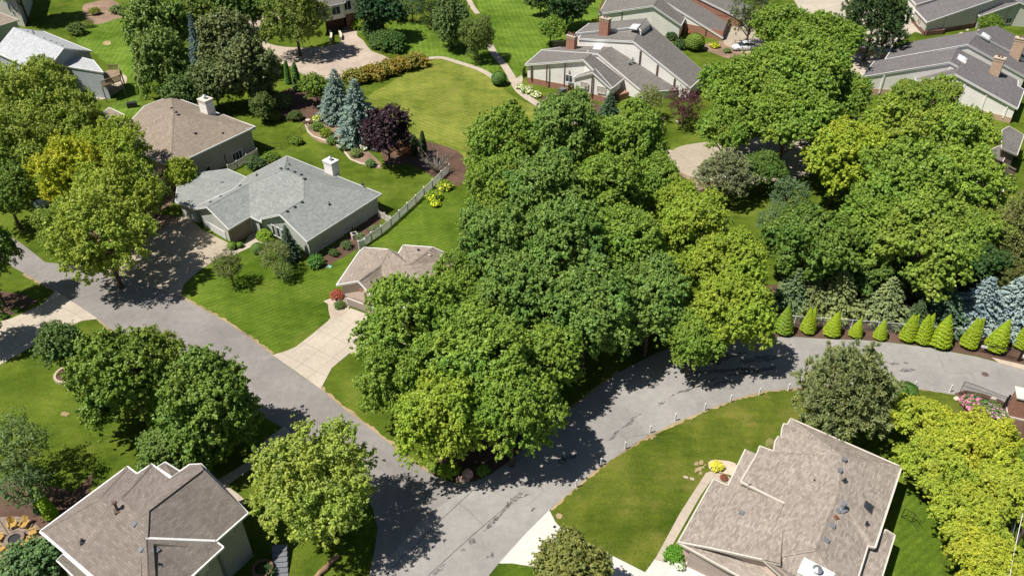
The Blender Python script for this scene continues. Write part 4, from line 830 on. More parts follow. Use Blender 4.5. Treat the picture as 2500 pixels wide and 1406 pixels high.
# prototypes (unit radius, or unit height for cones)
CR={}
for i in range(4): CR['maple%d'%i]=crown('foliage',10+i,28,76,30,.0235,1.0,.32,-.72,.050,droop=.35)
for i in range(3): CR['ash%d'%i]=crown('foliage',30+i,32,76,28,.0215,1.0,.30,-.72,.046,asp=.6,gap=.18)
for i in range(3): CR['dome%d'%i]=crown('foliage',40+i,36,70,28,.024,.68,.28,-.35,.050,gap=.04)
for i in range(2): CR['oak%d'%i]=crown('foliage',50+i,36,70,28,.025,.86,.27,-.55,.046,gap=.16,spread=1.05)
for i in range(3): CR['small%d'%i]=crown('foliage',60+i,16,76,24,.040,1.0,.42,-.75,.085)
for i in range(2): CR['airy%d'%i]=crown('foliage',70+i,16,60,13,.040,1.15,.40,-.7,.075,asp=.4,gap=.35)
for i in range(2): CR['locust%d'%i]=crown('foliage',80+i,36,70,28,.024,.66,.25,-.4,.046,asp=.6,droop=.9,gap=.12)
for i in range(2): CR['shrub%d'%i]=crown('foliage',90+i,9,56,14,.070,.8,.5,-.2,.11)
CR['purple0']=crown('foliage',95,20,62,20,.040,1.25,.38,-.7,.07)
for i in range(3): CR['spruce%d'%i]=spruce('foliage',100+i,22,.36)
CR['wspruce0']=spruce('foliage',110,17,.46,dens=1.15,droop=.1,wid=.010);CR['wspruce1']=spruce('foliage',111,17,.44,dens=1.15,droop=.35,wid=.010)
CR['pine0']=pine('foliage',120);CR['pine1']=pine('foliage',121,1300)
drop=lambda t:.205*(min(1,(t+.02)/.16))**.6*(1-max(0,(t-.14)/.86))**.80
for i,tp in enumerate((((0,0,1),),((-.05,0,.9),(.07,.03,.8)),((.06,0,1),),((-.03,.02,.85),(.09,0,.85),(.02,-.02,.7)))): CR['arbor%d'%i]=revol('foliage',130+i,drop,13000,.0135,'leaf',tp,.05,.5)
CR['column0']=revol('foliage',140,lambda t:.13*(min(1,(t+.02)/.12))**.5*(1-t)**.45,9000,.017,'leaf',((0,0,1),(.03,.02,.8)),.06,.5)
ball=lambda t:.5*math.sqrt(max(0,1-(2*min(t,1)-1)**2))**.8*(1 if t>.3 else .9+.1*t/.3)
CR['ball0']=revol('foliage',150,ball,12000,.030,'leaf',((0,0,1),),.012,.7,.9)
CR['hydr0']=crown('foliage',160,9,36,14,.10,.7,.5,-.1,.16)
def trunkmesh(seed,tips=5):
    rg=random.Random(seed); m=MB(); top=Vector((0,0,.72)); m.tube([Vector((0,0,0)),Vector((.01,0,.25)),Vector((0,.015,.5)),top],[.055,.040,.030,.018],8)
    for k in range(9):
        z=.28+.045*k; a=k*2.4+rg.uniform(-.3,.3); L=rg.uniform(.5,.72); e=Vector((math.cos(a)*L,math.sin(a)*L,z+rg.uniform(.18,.34)))
        s=Vector((0,0,z)); mid=s.lerp(e,.5)+Vector((0,0,.05)); m.tube([s,mid,e],[.020,.012,.004],6)
        for q in range(2):
            e2=mid.lerp(e,.3+.3*q)+Vector((rg.uniform(-.2,.2),rg.uniform(-.2,.2),rg.uniform(.05,.2))); m.tube([mid.lerp(e,.1+.3*q),e2],[.008,.003],5)
    me=bpy.data.meshes.new('trunk'); me.from_pydata([tuple(v) for v in m.v],[],m.f); me.update(); me.materials.append(M['bark']); return me
TK=[trunkmesh(i) for i in range(3)]
trnd=random.Random(77)
def child(root,name,me,scale,loc=(0,0,0),rz=0,col=None,tilt=(0,0)):
    o=bpy.data.objects.new(name,me); COL.objects.link(o); o.parent=root; o.location=loc; o.scale=scale; o.rotation_euler=(tilt[0],tilt[1],rz)
    if col: o.color=(*[min(.85,x*BR) for x in col],1)
    return o
GR={}
def tree(kind,x,y,rpx,col,label,name='tree',cat='tree',group=None,hf=1.25,hz=1.,zr=None,rz=None,hc=None):
    """crown centre at photo pixel (x,y), crown radius rpx photo pixels; hf = height of crown centre / radius"""
    z=3.
    for _ in range(6): s=pxm(x,y,z); Rr=rpx/s; z=(hc if hc else hf*Rr+.4)
    c=G(x,y,z); root=thing(name,(c.x,c.y,0),label,cat,group); rz=trnd.uniform(0,6.28) if rz is None else rz
    child(root,'trunk',TK[trnd.randrange(3)],(Rr*1.05,Rr*1.05,z*1.25),(0,0,0),rz)
    j=trnd.uniform(.95,1.05); child(root,'crown',CR[kind],(Rr*j,Rr/j,Rr*hz),(0,0,z),rz,col,(trnd.uniform(-.12,.12),trnd.uniform(-.12,.12))); return root
def cone(kind,x,ytop,ybase,col,label,wid=1.,name='spruce',cat='tree',group=None,trunk=True,z0=.0,rz=None):
    """tip at (x,ytop) and foot at (x,ybase) in photo pixels"""
    if kind[0]=='w': ybase-=20; col=tuple(c*(1.3 if col[2]<.1 else .92) for c in col)
    b=G(x[0] if isinstance(x,tuple) else x,ybase,0); xt=x[1] if isinstance(x,tuple) else x
    lo,hi=.3,30.
    for _ in range(30):
        mid=(lo+hi)/2; p=Vector((b.x,b.y,mid)); d=p-Vector((0,0,H)); cz=d.y*math.cos(TH)-d.z*math.sin(TH); cy=d.y*math.sin(TH)+d.z*math.cos(TH); yy=703-F*cy/cz
        if yy>ytop: lo=mid
        else: hi=mid
    h=lo; root=thing(name,(b.x,b.y,0),label,cat,group); rz=trnd.uniform(0,6.28) if rz is None else rz
    if trunk: m=MB(); m.tube([b,b+Vector((0,0,h*.45)),b+Vector((0,0,h*.93))],[h*.018,h*.012,h*.003],8); m.build('trunk',M['bark'],root)
    child(root,'crown' if name!='round_shrub' else 'foliage',CR[kind],(h*wid,h*wid,h*(1-z0)),(0,0,h*z0),rz,col,(trnd.uniform(-.03,.03),trnd.uniform(-.03,.03))); return root
def shrub(kind,x,y,rpx,col,label,name='shrub',cat='shrub',group=None,hz=.8):
    s=pxm(x,y,.5); Rr=rpx/s; c=G(x,y,Rr*hz*.55); root=thing(name,(c.x,c.y,0),label,cat,group)
    child(root,'foliage',CR[kind],(Rr,Rr,Rr*hz),(0,0,Rr*hz*.55),trnd.uniform(0,6.28),col); return root
BR=2.05
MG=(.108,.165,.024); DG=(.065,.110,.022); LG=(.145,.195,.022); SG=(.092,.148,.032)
# big central maples
for i,(x,y,r,c,l) in enumerate([
 (1222,352,95,MG,'maple at the upper left end of the central maple mass beside the light lawn'),
 (1375,330,105,SG,'maple at the top of the central maple mass below the brick based townhouse'),
 (1540,345,95,MG,'maple at the top right of the central mass beside the parking court'),
 (1205,475,85,MG,'maple whose crown hangs over the yellow flowers at the end of the white fence'),
 (1330,470,110,SG,'maple in the upper middle of the mass, left of the one by the mulch'),
 (1480,470,100,MG,'maple beside the pink mulch bed in the upper part of the central mass'),
 (1215,600,105,SG,'maple whose crown touches the right end of the striped back lawn'),
 (1375,610,120,SG,'bluish green maple in the very middle of the central mass'),
 (1530,600,105,MG,'maple in the middle right of the central mass with bare limbs showing'),
 (1690,560,100,LG,'light green maple on the right side of the mass beside the grey green pine'),
 (1780,650,90,LG,'light green maple at the right edge of the mass above the dark gap'),
 (1255,740,115,SG,'maple whose crown hangs over the roof end of the blond shingled house'),
 (1430,760,120,SG,'dark maple in the lower middle of the central mass'),
 (1590,745,105,SG,'maple over the inner bend of the road with grey green sheen'),
 (1780,770,100,LG,'yellowish green maple at the road bend beside the first small arborvitae'),
 (1000,800,130,MG,'maple hiding the front of the blond shingled house'),
 (1170,880,145,MG,'large bright maple left of centre between the driveway and the road fork'),
 (960,930,95,MG,'low maple limb crown leaning over the main road below the cream driveway'),
 (1080,1020,120,LG,'bright green maple nearest the grassy tip of the road fork'),
 (1250,1010,120,MG,'maple casting its shadow over the right road near the fork'),
 (1330,880,100,MG,'maple overhanging the inner side of the right road with dark shade below'),
 (1120,700,75,MG,'smaller maple rising beside the ridge of the blond shingled house'),
 (1440,390,70,LG,'small bright maple between the top of the mass and the townhouse lawn'),
 (1620,690,75,LG,'small light maple crown in the dark gap right of centre'),
 (1600,440,70,MG,'maple crown left of the pink mulch glimpses below the parking court'),
 (1560,415,60,SG,'maple crown near the top right of the mass over the mulch'),
 (1655,495,62,LG,'light maple crown below the pink mulch glimpses'),
 (1130,790,100,MG,'maple filling the middle of the left grove behind the bright one'),
 (1690,830,75,MG,'maple with its crown low over the shaded bend of the road')]):
    tree('maple%d'%(i%4),x,y,r,c,l,'maple_tree','maple','maples of the central grove',hf=1.5,hz=1.2)
# right hand side
for i,(x,y,r,c,l,kd) in enumerate([
 (1905,70,75,MG,'domed street tree highest up the right side beside the street','dome'),
 (2010,100,85,MG,'domed street tree whose right side meets the dark pine','dome'),
 (1960,180,115,MG,'broad domed tree above the centre of the right grove','dome'),
 (1800,230,105,MG,'broad domed tree right of the purple leaved tree','dome'),
 (1925,290,110,MG,'domed tree in the middle of the right grove above the parking court','dome'),
 (2060,230,70,MG,'domed tree beside the driveway retaining wall on the right','dome'),
 (1770,320,75,MG,'small domed tree left of the shaded parking court','dome'),
 (1865,410,52,DG,'small round tree standing in shade below the parking court','dome'),
 (1895,150,62,MG,'domed tree beside the parked white car','dome'),
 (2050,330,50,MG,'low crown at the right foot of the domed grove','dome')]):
    tree(kd+str(i%3),x,y,r,c,l,'street_tree','tree','domed trees of the right grove',hf=1.3,hz=1.)
for i,(x,y,r,c,l) in enumerate([
 (2060,380,100,(.17,.215,.022),'yellow green left crown of the oak group above the shaded court'),
 (2180,330,95,(.145,.195,.028),'oak crown in front of the white gabled townhouse'),
 (2330,330,95,(.14,.195,.028),'oak crown left of the low grey roofed townhouse wing'),
 (2200,460,120,MG,'green oak crown in the middle of the oak group'),
 (2340,450,110,(.13,.185,.026),'oak crown touching the weathered board wall'),
 (2250,600,125,(.12,.17,.026),'lowest bright oak crown above the row of conifers'),
 (2380,570,80,(.12,.17,.026),'outermost right oak crown beside the olive pine'),
 (2120,560,90,MG,'oak crown left of the lowest bright one'),
 (2215,245,60,(.13,.18,.03),'small top oak crown reaching up over the townhouse gable'),
 (2290,235,52,(.14,.19,.03),'small oak crown right of the top one over the white gable')]):
    tree('oak%d'%(i%2),x,y,r,c,l,'oak_tree','oak','oaks beside the townhouses',hf=1.35,hz=1.1)
tree('oak0',1985,600,120,(.072,.118,.020),'dark green round crowned tree above the middle of the arborvitae row','shade_tree',hf=1.05,hz=1.1)
tree('airy0',1925,480,55,(.07,.11,.05),'blue green tree at the edge of the small right lawn','shade_tree',hf=1.1)
tree('airy1',1890,540,45,(.07,.11,.045),'blue green low tree beside the small right lawn','shade_tree',hf=1.1)
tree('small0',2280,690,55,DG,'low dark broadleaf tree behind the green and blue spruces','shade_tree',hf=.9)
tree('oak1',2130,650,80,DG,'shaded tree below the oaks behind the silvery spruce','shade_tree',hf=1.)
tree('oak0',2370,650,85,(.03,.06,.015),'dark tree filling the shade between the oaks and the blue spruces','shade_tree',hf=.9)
tree('pine1',1770,425,68,(.13,.145,.075),'grey green pine below the parking court','pine_tree','pine',hf=1.,hz=.8)
tree('pine0',2065,960,112,(.115,.135,.055),'big rounded dark pine beside the right road above the tan ranch house','pine_tree','pine',hf=1.05,hz=1.15)
tree('pine1',2480,590,85,(.13,.14,.05),'olive pine cut by the right edge of the photo','pine_tree','pine',hf=1.1,hz=1.3)
tree('pine0',2460,690,60,(.09,.10,.032),'lower olive pine right of the blue spruces','pine_tree','pine',hf=1.)
tree('pine0',2135,55,80,(.045,.075,.028),'dark spreading pine in the top right beside the slate roofed townhouse','pine_tree','pine',hf=1.15,hz=1.1)
tree('airy0',1835,40,60,(.07,.09,.04),'thin dark pine like tree above the parked white car','pine_tree','pine',hf=1.25,hz=1.3)
tree('small1',30,-55,60,DG,'dark tree crown at the very top left edge behind the corner house','shade_tree',hf=1.8,hz=1.3)
# yellow honey locusts bottom right
YL=(.195,.228,.026)
for i,(x,y,r,l) in enumerate([(2245,1030,78,'yellow honey locust touching the big dark pine'),(2378,1090,112,'broad yellow honey locust below the pink flower bed'),(2285,1145,88,'yellow honey locust beside the upper corner of the tan roof'),(2440,1190,90,'yellow honey locust at the right edge above the wire pole'),(2365,1270,95,'yellow honey locust in the middle of the right hand row'),(2400,1370,95,'lowest yellow honey locust at the bottom right corner'),(2470,1380,60,'small yellow honey locust crown beside the wooden pole')]):
    tree('locust%d'%(i%2),x,y,r,tuple(c*k for c,k in zip(YL,((1,1,1),(1.08,1.02,.9),(.9,.95,1),(1,1.02,1.1),(.95,.97,1),(1.05,1,.9),(.9,.95,1))[i])),l,'honey_locust','honey locust','yellow honey locusts right of the ranch house',hf=1.,hz=1.2)
tree('ash0',778,1180,160,(.155,.195,.036),'large round yellow green tree standing alone left of the road fork','shade_tree',hf=1.3,hz=1.05)
tree('small2',1390,1385,92,(.105,.115,.03),'olive brown leaved tree rising from the white driveway at the bottom edge','ornamental_tree',hf=1.,hz=.9)
tree('maple3',312,935,130,(.095,.14,.022),'left one of the two dark maples beside the main road','maple_tree','maple',hf=1.,hz=1.2)
tree('ash2',385,860,70,(.12,.15,.024),'upper reddish tipped crown between the two dark maples and the road','maple_tree','maple',hf=1.)
tree('maple1',515,1008,135,(.095,.145,.026),'right one of the two dark maples beside the main road','maple_tree','maple',hf=1.,hz=1.2)
tree('maple2',430,1090,95,(.085,.13,.028),'low dark maple crown above the stepped gables','maple_tree','maple',hf=.8,hz=1.)
tree('small1',150,850,55,(.065,.105,.028),'small upright tree in the round stone edged bed','ornamental_tree',hf=1.25,hz=1.1)
tree('airy1',30,1100,95,(.075,.11,.035),'feathery tree at the left edge above the fire pit','larch_tree','larch',hf=1.2)
tree('airy0',70,1190,70,(.065,.10,.04),'feathery dark tree just above the yellow garden chairs','larch_tree','larch',hf=1.1)
tree('maple2',-48,625,78,(.08,.13,.024),'dark tree cut by the left edge above the shaded driveway','shade_tree',hf=1.9,hz=1.4)
tree('maple0',-75,760,75,(.08,.13,.024),'tree edge cut by the left border beside the cream driveway','shade_tree',hf=1.6,hz=1.3)
shrub('small0',60,1395,85,(.07,.12,.045),'big blue green shrub at the bottom edge beside the fire pit',hz=.8)
# left locusts
for i,(x,y,r,c,l,kd) in enumerate([
 (95,250,105,(.15,.19,.032),'green ash tree in front of the silver roofed house','ash'),
 (30,370,110,(.135,.175,.03),'green ash tree on the left edge in the middle of the group','ash'),
 (10,470,80,(.09,.14,.025),'dark green ash tree lowest on the left edge above the road','ash'),
 (175,290,80,(.145,.185,.03),'green ash tree left of the beige hip roof','ash'),
 (185,420,95,(.215,.23,.016),'yellow leaved ash tree in the left group','ash'),
 (280,380,90,(.155,.20,.022),'yellow green ash tree below the beige hip roof corner','ash'),
 (290,480,105,(.16,.20,.026),'green ash tree in the lower middle of the left group','ash'),
 (250,575,122,(.165,.205,.03),'lowest ash tree of the left group leaning over the road','ash'),
 (160,560,70,(.13,.18,.03),'narrow ash crown left of the lowest one over the road','ash'),
 (105,170+20,50,(.12,.16,.025),'small top crown of the ash group below the pale blue wall','ash'),
 (365,475,45,(.09,.13,.02),'shaded ash crown beside the left wing of the pale grey house','ash'),
 (440,425,38,(.16,.20,.022),'small yellow green tree overhanging the pale grey roof wing','small')]):
    tree(kd+str(i%3),x,y,r,c,l,'ash_tree','ash tree','ash trees on the left',hf=1.25,hz=1.1)
# top left and top
for i,(x,y,r,c,l,kd,hz) in enumerate([
 (385,60,75,(.10,.145,.035),'leafy tree at the top left beside the mulched garden bed','small',1.2),
 (400,160,65,(.09,.13,.032),'leafy tree below another, left of the narrow blue spruce','small',1.3),
 (470,60,60,(.11,.15,.03),'leafy tree directly left of the narrow blue spruce top','small',1.1),
 (440,230,45,(.07,.11,.03),'low leafy tree behind the beige hip roof','small',1.2),
 (560,110,70,(.085,.105,.04),'dark olive tree right of the narrow blue spruce','small',1.1),
 (600,170,80,(.08,.10,.038),'dark olive tree beside the old circular driveway','small',1.1),
 (520,200,60,(.075,.10,.035),'dark olive tree above the capped chimney','small',1.1),
 (545,20,60,DG,'dark tree at the top edge left of the circular driveway','small',1.),
 (610,20,50,DG,'dark tree at the top edge shading the circular driveway','small',1.),
 (718,45,78,(.11,.145,.03),'tall light green tree on the grass island of the circular driveway','ash',1.25),
 (640,260,30,(.07,.10,.025),'small bushy tree at the back of the left garden','small',1.),
 (770,215,38,(.10,.15,.022),'bright bushy tree left of the twin blue spruces','small',1.),
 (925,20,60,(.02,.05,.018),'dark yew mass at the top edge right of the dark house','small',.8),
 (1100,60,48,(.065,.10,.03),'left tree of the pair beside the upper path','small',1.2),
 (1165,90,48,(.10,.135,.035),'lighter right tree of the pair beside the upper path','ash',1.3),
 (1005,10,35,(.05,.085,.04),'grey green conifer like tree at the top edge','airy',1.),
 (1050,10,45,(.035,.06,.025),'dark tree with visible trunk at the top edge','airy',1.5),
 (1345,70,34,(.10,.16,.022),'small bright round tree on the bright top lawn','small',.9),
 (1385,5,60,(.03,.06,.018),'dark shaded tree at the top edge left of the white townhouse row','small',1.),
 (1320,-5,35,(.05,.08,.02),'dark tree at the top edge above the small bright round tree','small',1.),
 (2420,60,30,(.09,.14,.02),'round bright tree in front of the pale green townhouse door','small',.8)]):
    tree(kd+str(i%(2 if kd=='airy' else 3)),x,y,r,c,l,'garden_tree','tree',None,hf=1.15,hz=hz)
tree('purple0',945,325,66,(.030,.016,.024),'dark purple leaved maple beside the twin blue spruces','purple_maple','maple',hf=1.35,hz=.95)
tree('airy1',1672,258,48,(.060,.022,.030),'purple leaved tree at the right end of the brick based townhouse','purple_tree','tree',hf=1.1)
tree('airy0',1590,250,42,(.11,.125,.04),'sparse olive tree beside the purple leaved tree','ornamental_tree',hf=1.)
tree('airy1',1552,275,32,(.10,.13,.03),'sparse low olive tree in front of the townhouse planter','ornamental_tree',hf=.9)
tree('airy0',665,625,46,(.10,.12,.04),'sparse grey olive tree on the striped front lawn','ornamental_tree',hf=1.,hz=.9)
tree('airy1',690,690-30,28,(.10,.14,.04),'small sparse tree below the sparse grey olive tree','ornamental_tree',hf=.9)
tree('airy0',560,655,44,(.075,.09,.03),'thin dark brownish tree beside the buff driveway','ornamental_tree',hf=1.1,hz=1.1)
cone('spruce1',(712,700),545,632,(.045,.070,.045),'thin dark conifer in front of the windows of the pale grey house',.8,'conifer')
cone('spruce0',(492,488),25,165,(.08,.12,.13),'narrow blue spruce among the top left trees',.55,'blue_spruce','spruce')
cone('spruce1',(828,825),163,292,(.115,.16,.145),'left one of the twin blue spruces',1.15,'blue_spruce','spruce')
cone('spruce2',(882,873),186,345,(.115,.16,.145),'right and taller one of the twin blue spruces',1.1,'blue_spruce','spruce')
cone('wspruce0',(1925,1915),650,770,(.065,.095,.045),'grey green spruce half hidden behind the first arborvitae',1.,'spruce')
cone('wspruce1',(1975,1978),672,776,(.075,.09,.035),'olive spruce left of the pale peaked one',1.25,'spruce')
cone('wspruce0',(2035,2055),655,782,(.095,.115,.045),'pale peaked spruce left of the mulch gap',1.1,'spruce')
cone('wspruce1',(2150,2170),672,795,(.095,.12,.055),'silvery green spruce standing alone right of the mulch gap',1.2,'spruce')
cone('spruce1',(2225,2238),725,800,(.06,.09,.04),'small green spruce between the silvery one and the dark one',1.1,'spruce')
cone('wspruce1',(2290,2350),690,812,(.045,.075,.045),'dark green drooping spruce left of the blue spruces',1.3,'spruce')
cone('wspruce0',(2375,2395),672,812,(.16,.21,.225),'left one of the pale blue spruces behind the arborvitae row',1.05,'blue_spruce','spruce')
cone('wspruce1',(2455,2490),668,815,(.17,.22,.235),'right one of the pale blue spruces behind the arborvitae row',1.3,'blue_spruce','spruce')
cone('wspruce0',(2530,2530),690,810,(.16,.20,.21),'pale blue spruce cut by the right edge',.9,'blue_spruce','spruce')
cone('column0',705,150,205,(.055,.12,.018),'left column of the dark arborvitae pair below the circular driveway',1.2,'columnar_arborvitae','arborvitae')
cone('column0',728,152,222,(.05,.11,.018),'right column of the dark arborvitae pair below the circular driveway',1.3,'columnar_arborvitae','arborvitae')
cone('column0',(128,112),1190,1262,(.16,.24,.012),'right chartreuse column beside the stepped gable house',1.2,'columnar_arborvitae','arborvitae')
cone('column0',(100,82),1180,1240,(.12,.20,.012),'left chartreuse column beside the stepped gable house',1.,'columnar_arborvitae','arborvitae')
cone('column0',1035,320,375,(.022,.045,.014),'dark narrow arborvitae right of the purple maple',1.3,'columnar_arborvitae','arborvitae')
cone('column0',1012,335,378,(.025,.05,.014),'shorter dark arborvitae next to the purple maple',1.5,'columnar_arborvitae','arborvitae')
cone('spruce0',(1487,1488),222,282,(.05,.085,.045),'dark small spruce at the corner of the brick based townhouse',1.3,'conifer')
# chartreuse arborvitae row
AR=[(1858,1866,746,818,'arborvitae half hidden by the maple at the left end of the row'),(1911,1922,745,820,'darker arborvitae second from the left in the row'),(1971,1982,752,820,'twin tipped arborvitae third from the left in the row'),(2028,2045,763,826,'arborvitae fourth from the left with a bent tip'),
 (2086,2099,778,829,'shortest arborvitae in front of the white fence post'),(2146,2162,780,835,'short arborvitae right of the shortest one'),(2211,2229,768,839,'left one of the three touching arborvitae'),(2248,2268,768,845,'middle one of the three touching arborvitae'),
 (2291,2316,770,853,'right one of the three touching arborvitae'),(2361,2383,778,856,'wide twin tipped arborvitae before the iron gate'),(2424,2452,781,863,'arborvitae seen behind the open iron gate'),(2490,2510,788,858,'arborvitae cut by the right edge of the photo')]
for i,(xb,xt,yt,yb,l) in enumerate(AR):
    yb-=9
    cone('arbor%d'%[0,0,1,2,2,0,3,1,0,3,2,1][i],(xb,xt),yt,yb,(.165,.225,.012) if i!=1 else (.11,.17,.014),'chartreuse '+l,1.34*(1.1 if i in(3,4) else 1),'arborvitae','arborvitae','chartreuse arborvitae along the road',trunk=False,rz=[0.2,.1,-.1,.3,.2,0.1,.2,0,.2,.1,.2,0][i])
# round clipped and loose shrubs
def clipped(x,yc,wpx,col,l,hz=.85,name='clipped_shrub'):
    s=pxm(x,yc,.6); d=wpx/s; c=G(x,yc,d*hz/2); root=thing(name,(c.x,c.y,0),l,'shrub'); child(root,'foliage',CR['ball0'],(d,d,d*hz),(0,0,0),0,col); return root
clipped(1218,192,38,(.045,.10,.016),'dark clipped ball shrub on the path between the two lawns')
clipped(1697,103,46,(.085,.13,.018),'large clipped round shrub in front of the white townhouse row')
clipped(2185,958,62,(.04,.085,.014),'left dark clipped mound beside the big pine')
clipped(2215,955,50,(.04,.085,.014),'right dark clipped mound beside the big pine')
clipped(566,600,22,(.07,.13,.015),'bigger small ball shrub at the garage corner of the pale grey house')
clipped(585,598,17,(.075,.14,.015),'smaller ball shrub right of another at the garage corner')
clipped(628,606,30,(.055,.11,.018),'low clipped shrub beside the entrance walk')
clipped(1883,1082,26,(.13,.13,.045),'olive conical shrub tucked in a notch of the tan roof',1.2)
clipped(1722,175,18,(.04,.08,.02),'small clipped shrub at the right corner of the townhouse',.9)
for i,(x,y,r,c,l,k) in enumerate([
 (905,40,30,(.06,.10,.025),'topmost of the round evergreen shrubs right of the dark house','small1'),
 (915,72,34,(.05,.095,.024),'round evergreen shrub second from the top beside the circular driveway','small0'),
 (930,100,32,(.055,.10,.026),'round evergreen shrub second from the bottom beside the circular driveway','small2'),
 (958,108,34,(.045,.09,.02),'lowest dark round evergreen shrub of the cluster beside the circular driveway','small1'),
 (873,62,18,(.13,.19,.02),'bright yellow green bush at the left of the evergreen cluster','shrub0'),
 (648,575,24,(.13,.20,.020),'bright green bush by the entrance of the pale grey house','small0'),
 (770,640,22,(.05,.12,.022),'dark leafy bush at the front corner of the pale grey house','shrub1'),
 (740,600,18,(.05,.09,.02),'shaded bush below the windows of the pale grey house','shrub0'),
 (1646,1352,26,(.06,.15,.014),'bright round bush at the garage of the tan ranch house','shrub0'),
 (1750,1139,17,(.38,.36,.05),'yellow variegated bush beside the entry walk of the ranch house','shrub1'),
 (1768,1166,10,(.16,.06,.04),'small reddish bush beside the entry walk of the ranch house','shrub0'),
 (822,722,16,(.24,.07,.05),'red flowering bush at the corner of the pink gable','shrub0'),
 (830,745,14,(.07,.11,.03),'low juniper on the gravel bed by the pink gable','shrub1'),
 (625,400,26,(.05,.085,.03),'round grey green bush between the two left houses','small2'),
 (665,385,20,(.08,.13,.02),'bright bush behind the pale grey roof','shrub0'),
 (690,250,30,(.08,.11,.03),'brownish green conifer bush in the back garden','airy0'),
 (670,285,18,(.09,.12,.02),'yellowish bush at the edge of the back lawn','shrub1'),
 (720,285,18,(.05,.08,.02),'dark low bush in the back garden','shrub0'),
 (640,225,32,(.07,.10,.03),'tall loose bush left of the back garden','small1'),
 (775,310,16,(.09,.15,.03),'green perennial clump in the garden bed left of the twin spruces','shrub0'),
 (795,325,16,(.13,.17,.02),'yellow green perennial clump in the curved garden bed','shrub1'),
 (812,345,15,(.08,.13,.03),'perennial clump beside the curved edging of the garden bed','shrub0'),
 (840,360,14,(.10,.15,.04),'perennial clump lower in the curved garden bed','shrub1'),
 (870,375,15,(.12,.16,.05),'perennial clump near the foot of the right blue spruce','shrub0'),
 (905,400,14,(.08,.14,.05),'broad leaved clump at the tip of the curved bed','shrub1'),
 (985,365,28,(.16,.075,.035),'rusty brown shrub between the purple maple and dark arborvitae','airy1'),
 (1000,345,22,(.03,.055,.018),'dark bush behind the rusty brown shrub','shrub0'),
 (725,345,16,(.09,.14,.02),'small bush at the fence corner behind the pale grey house','shrub1'),
 (1350,240,15,(.09,.14,.03),'low green shrub beside the grey metal cabinet','shrub0'),
 (1392,245,12,(.08,.12,.03),'round shrub right of the grey metal cabinet','shrub1'),
 (1412,260,16,(.09,.14,.03),'low shrubs below the small gable of the townhouse','shrub0'),
 (1640,90,16,(.04,.075,.025),'left dark conical shrub beside the clipped round shrub','shrub1'),
 (1662,112,18,(.04,.07,.022),'dark conical shrub directly left of the clipped round shrub','shrub0'),
 (1775,125,10,(.12,.17,.06),'pale green shrub between the flowers and the white car','shrub1'),
 (285,25,16,(.10,.15,.05),'grey green perennial clump in the top left bed','shrub0'),
 (232,30,14,(.14,.16,.03),'yellowish perennial clump in the top left bed','shrub1'),
 (185,75,22,(.07,.10,.025),'dark bush below the top left bed','shrub0'),
 (215,60,16,(.09,.11,.03),'ornamental grass clump at the edge of the top left bed','airy0'),
 (318,20,12,(.06,.12,.02),'clipped hedge bush at the top left bed end','shrub1'),
 (1095,1150,26,(.16,.22,.022),'bright low shrub on the grassy tip of the road fork','shrub0'),
 (1062,1140,16,(.12,.18,.02),'small low shrub left of another on the tip of the road fork','shrub1'),
 (1180,1150,16,(.12,.18,.03),'leafy clump right of the boulders on the road fork tip','shrub0'),
 (165,915,7,(.12,.15,.05),'tiny plant in the round stone edged bed','shrub0'),
 (40,757,9,(.07,.13,.02),'small bush in the shade left of the cream driveway','shrub1'),
 (10,773,10,(.06,.12,.02),'small bush at the left edge above the cream driveway','shrub0'),
 (95,1245,14,(.05,.10,.04),'leafy bush between the yellow chairs and the chartreuse columns','shrub1'),
 (110,1320,10,(.06,.11,.04),'low plant between the stepping stones and the fire pit','shrub0'),
 (650,1395,24,(.03,.06,.015),'dark bush beside the lower steps','shrub1'),
 (2460,1060,24,(.08,.15,.02),'green bush at the foot of the brick gate pillar','shrub0'),
 (2500,1110,26,(.08,.14,.02),'green bush at the right edge below the brick gate pillar','shrub1'),
 (2116,215,14,(.14,.17,.02),'small yellow green bush in front of the tan brick wall','shrub0'),
 (2385,90,8,(.13,.19,.03),'small plant on the brick terrace of the pale green townhouse','shrub0'),
 (2490,380,16,(.15,.20,.02),'bright bush at the right edge beside the low grey wing','shrub1'),
 (915,560,14,(.10,.13,.06),'pale leaved bush in the side bed of the pale grey house','shrub0'),
 (880,580,14,(.09,.12,.05),'pale leaved bush second along the side bed of the pale grey house','shrub1'),
 (845,600,14,(.07,.10,.04),'bush third along the side bed beside the white fence end','shrub0'),
 (815,618,13,(.05,.08,.02),'dark bush fourth along the side bed of the pale grey house','shrub1')]):
    shrub(k,x,y,r,c,l)
# olive hedge (one clipped line of shrubs, reads as one mass)
hx=[(868,190),(890,186),(912,180),(934,174),(956,168),(978,161),(1000,155),(1018,150)]
hp=[G(x,y,.9) for x,y in hx]; hr=thing('hedge',(hp[3].x,hp[3].y,0),'russet and olive hedge between the circular driveway and the light lawn','hedge')
for i,p in enumerate(hp):
    child(hr,'foliage',CR['shrub%d'%(i%2)],(2.5,1.9,1.9),(p.x-hp[3].x,p.y-hp[3].y,.8),i*1.3,(.17,.135,.025) if i%3 else (.14,.14,.03))
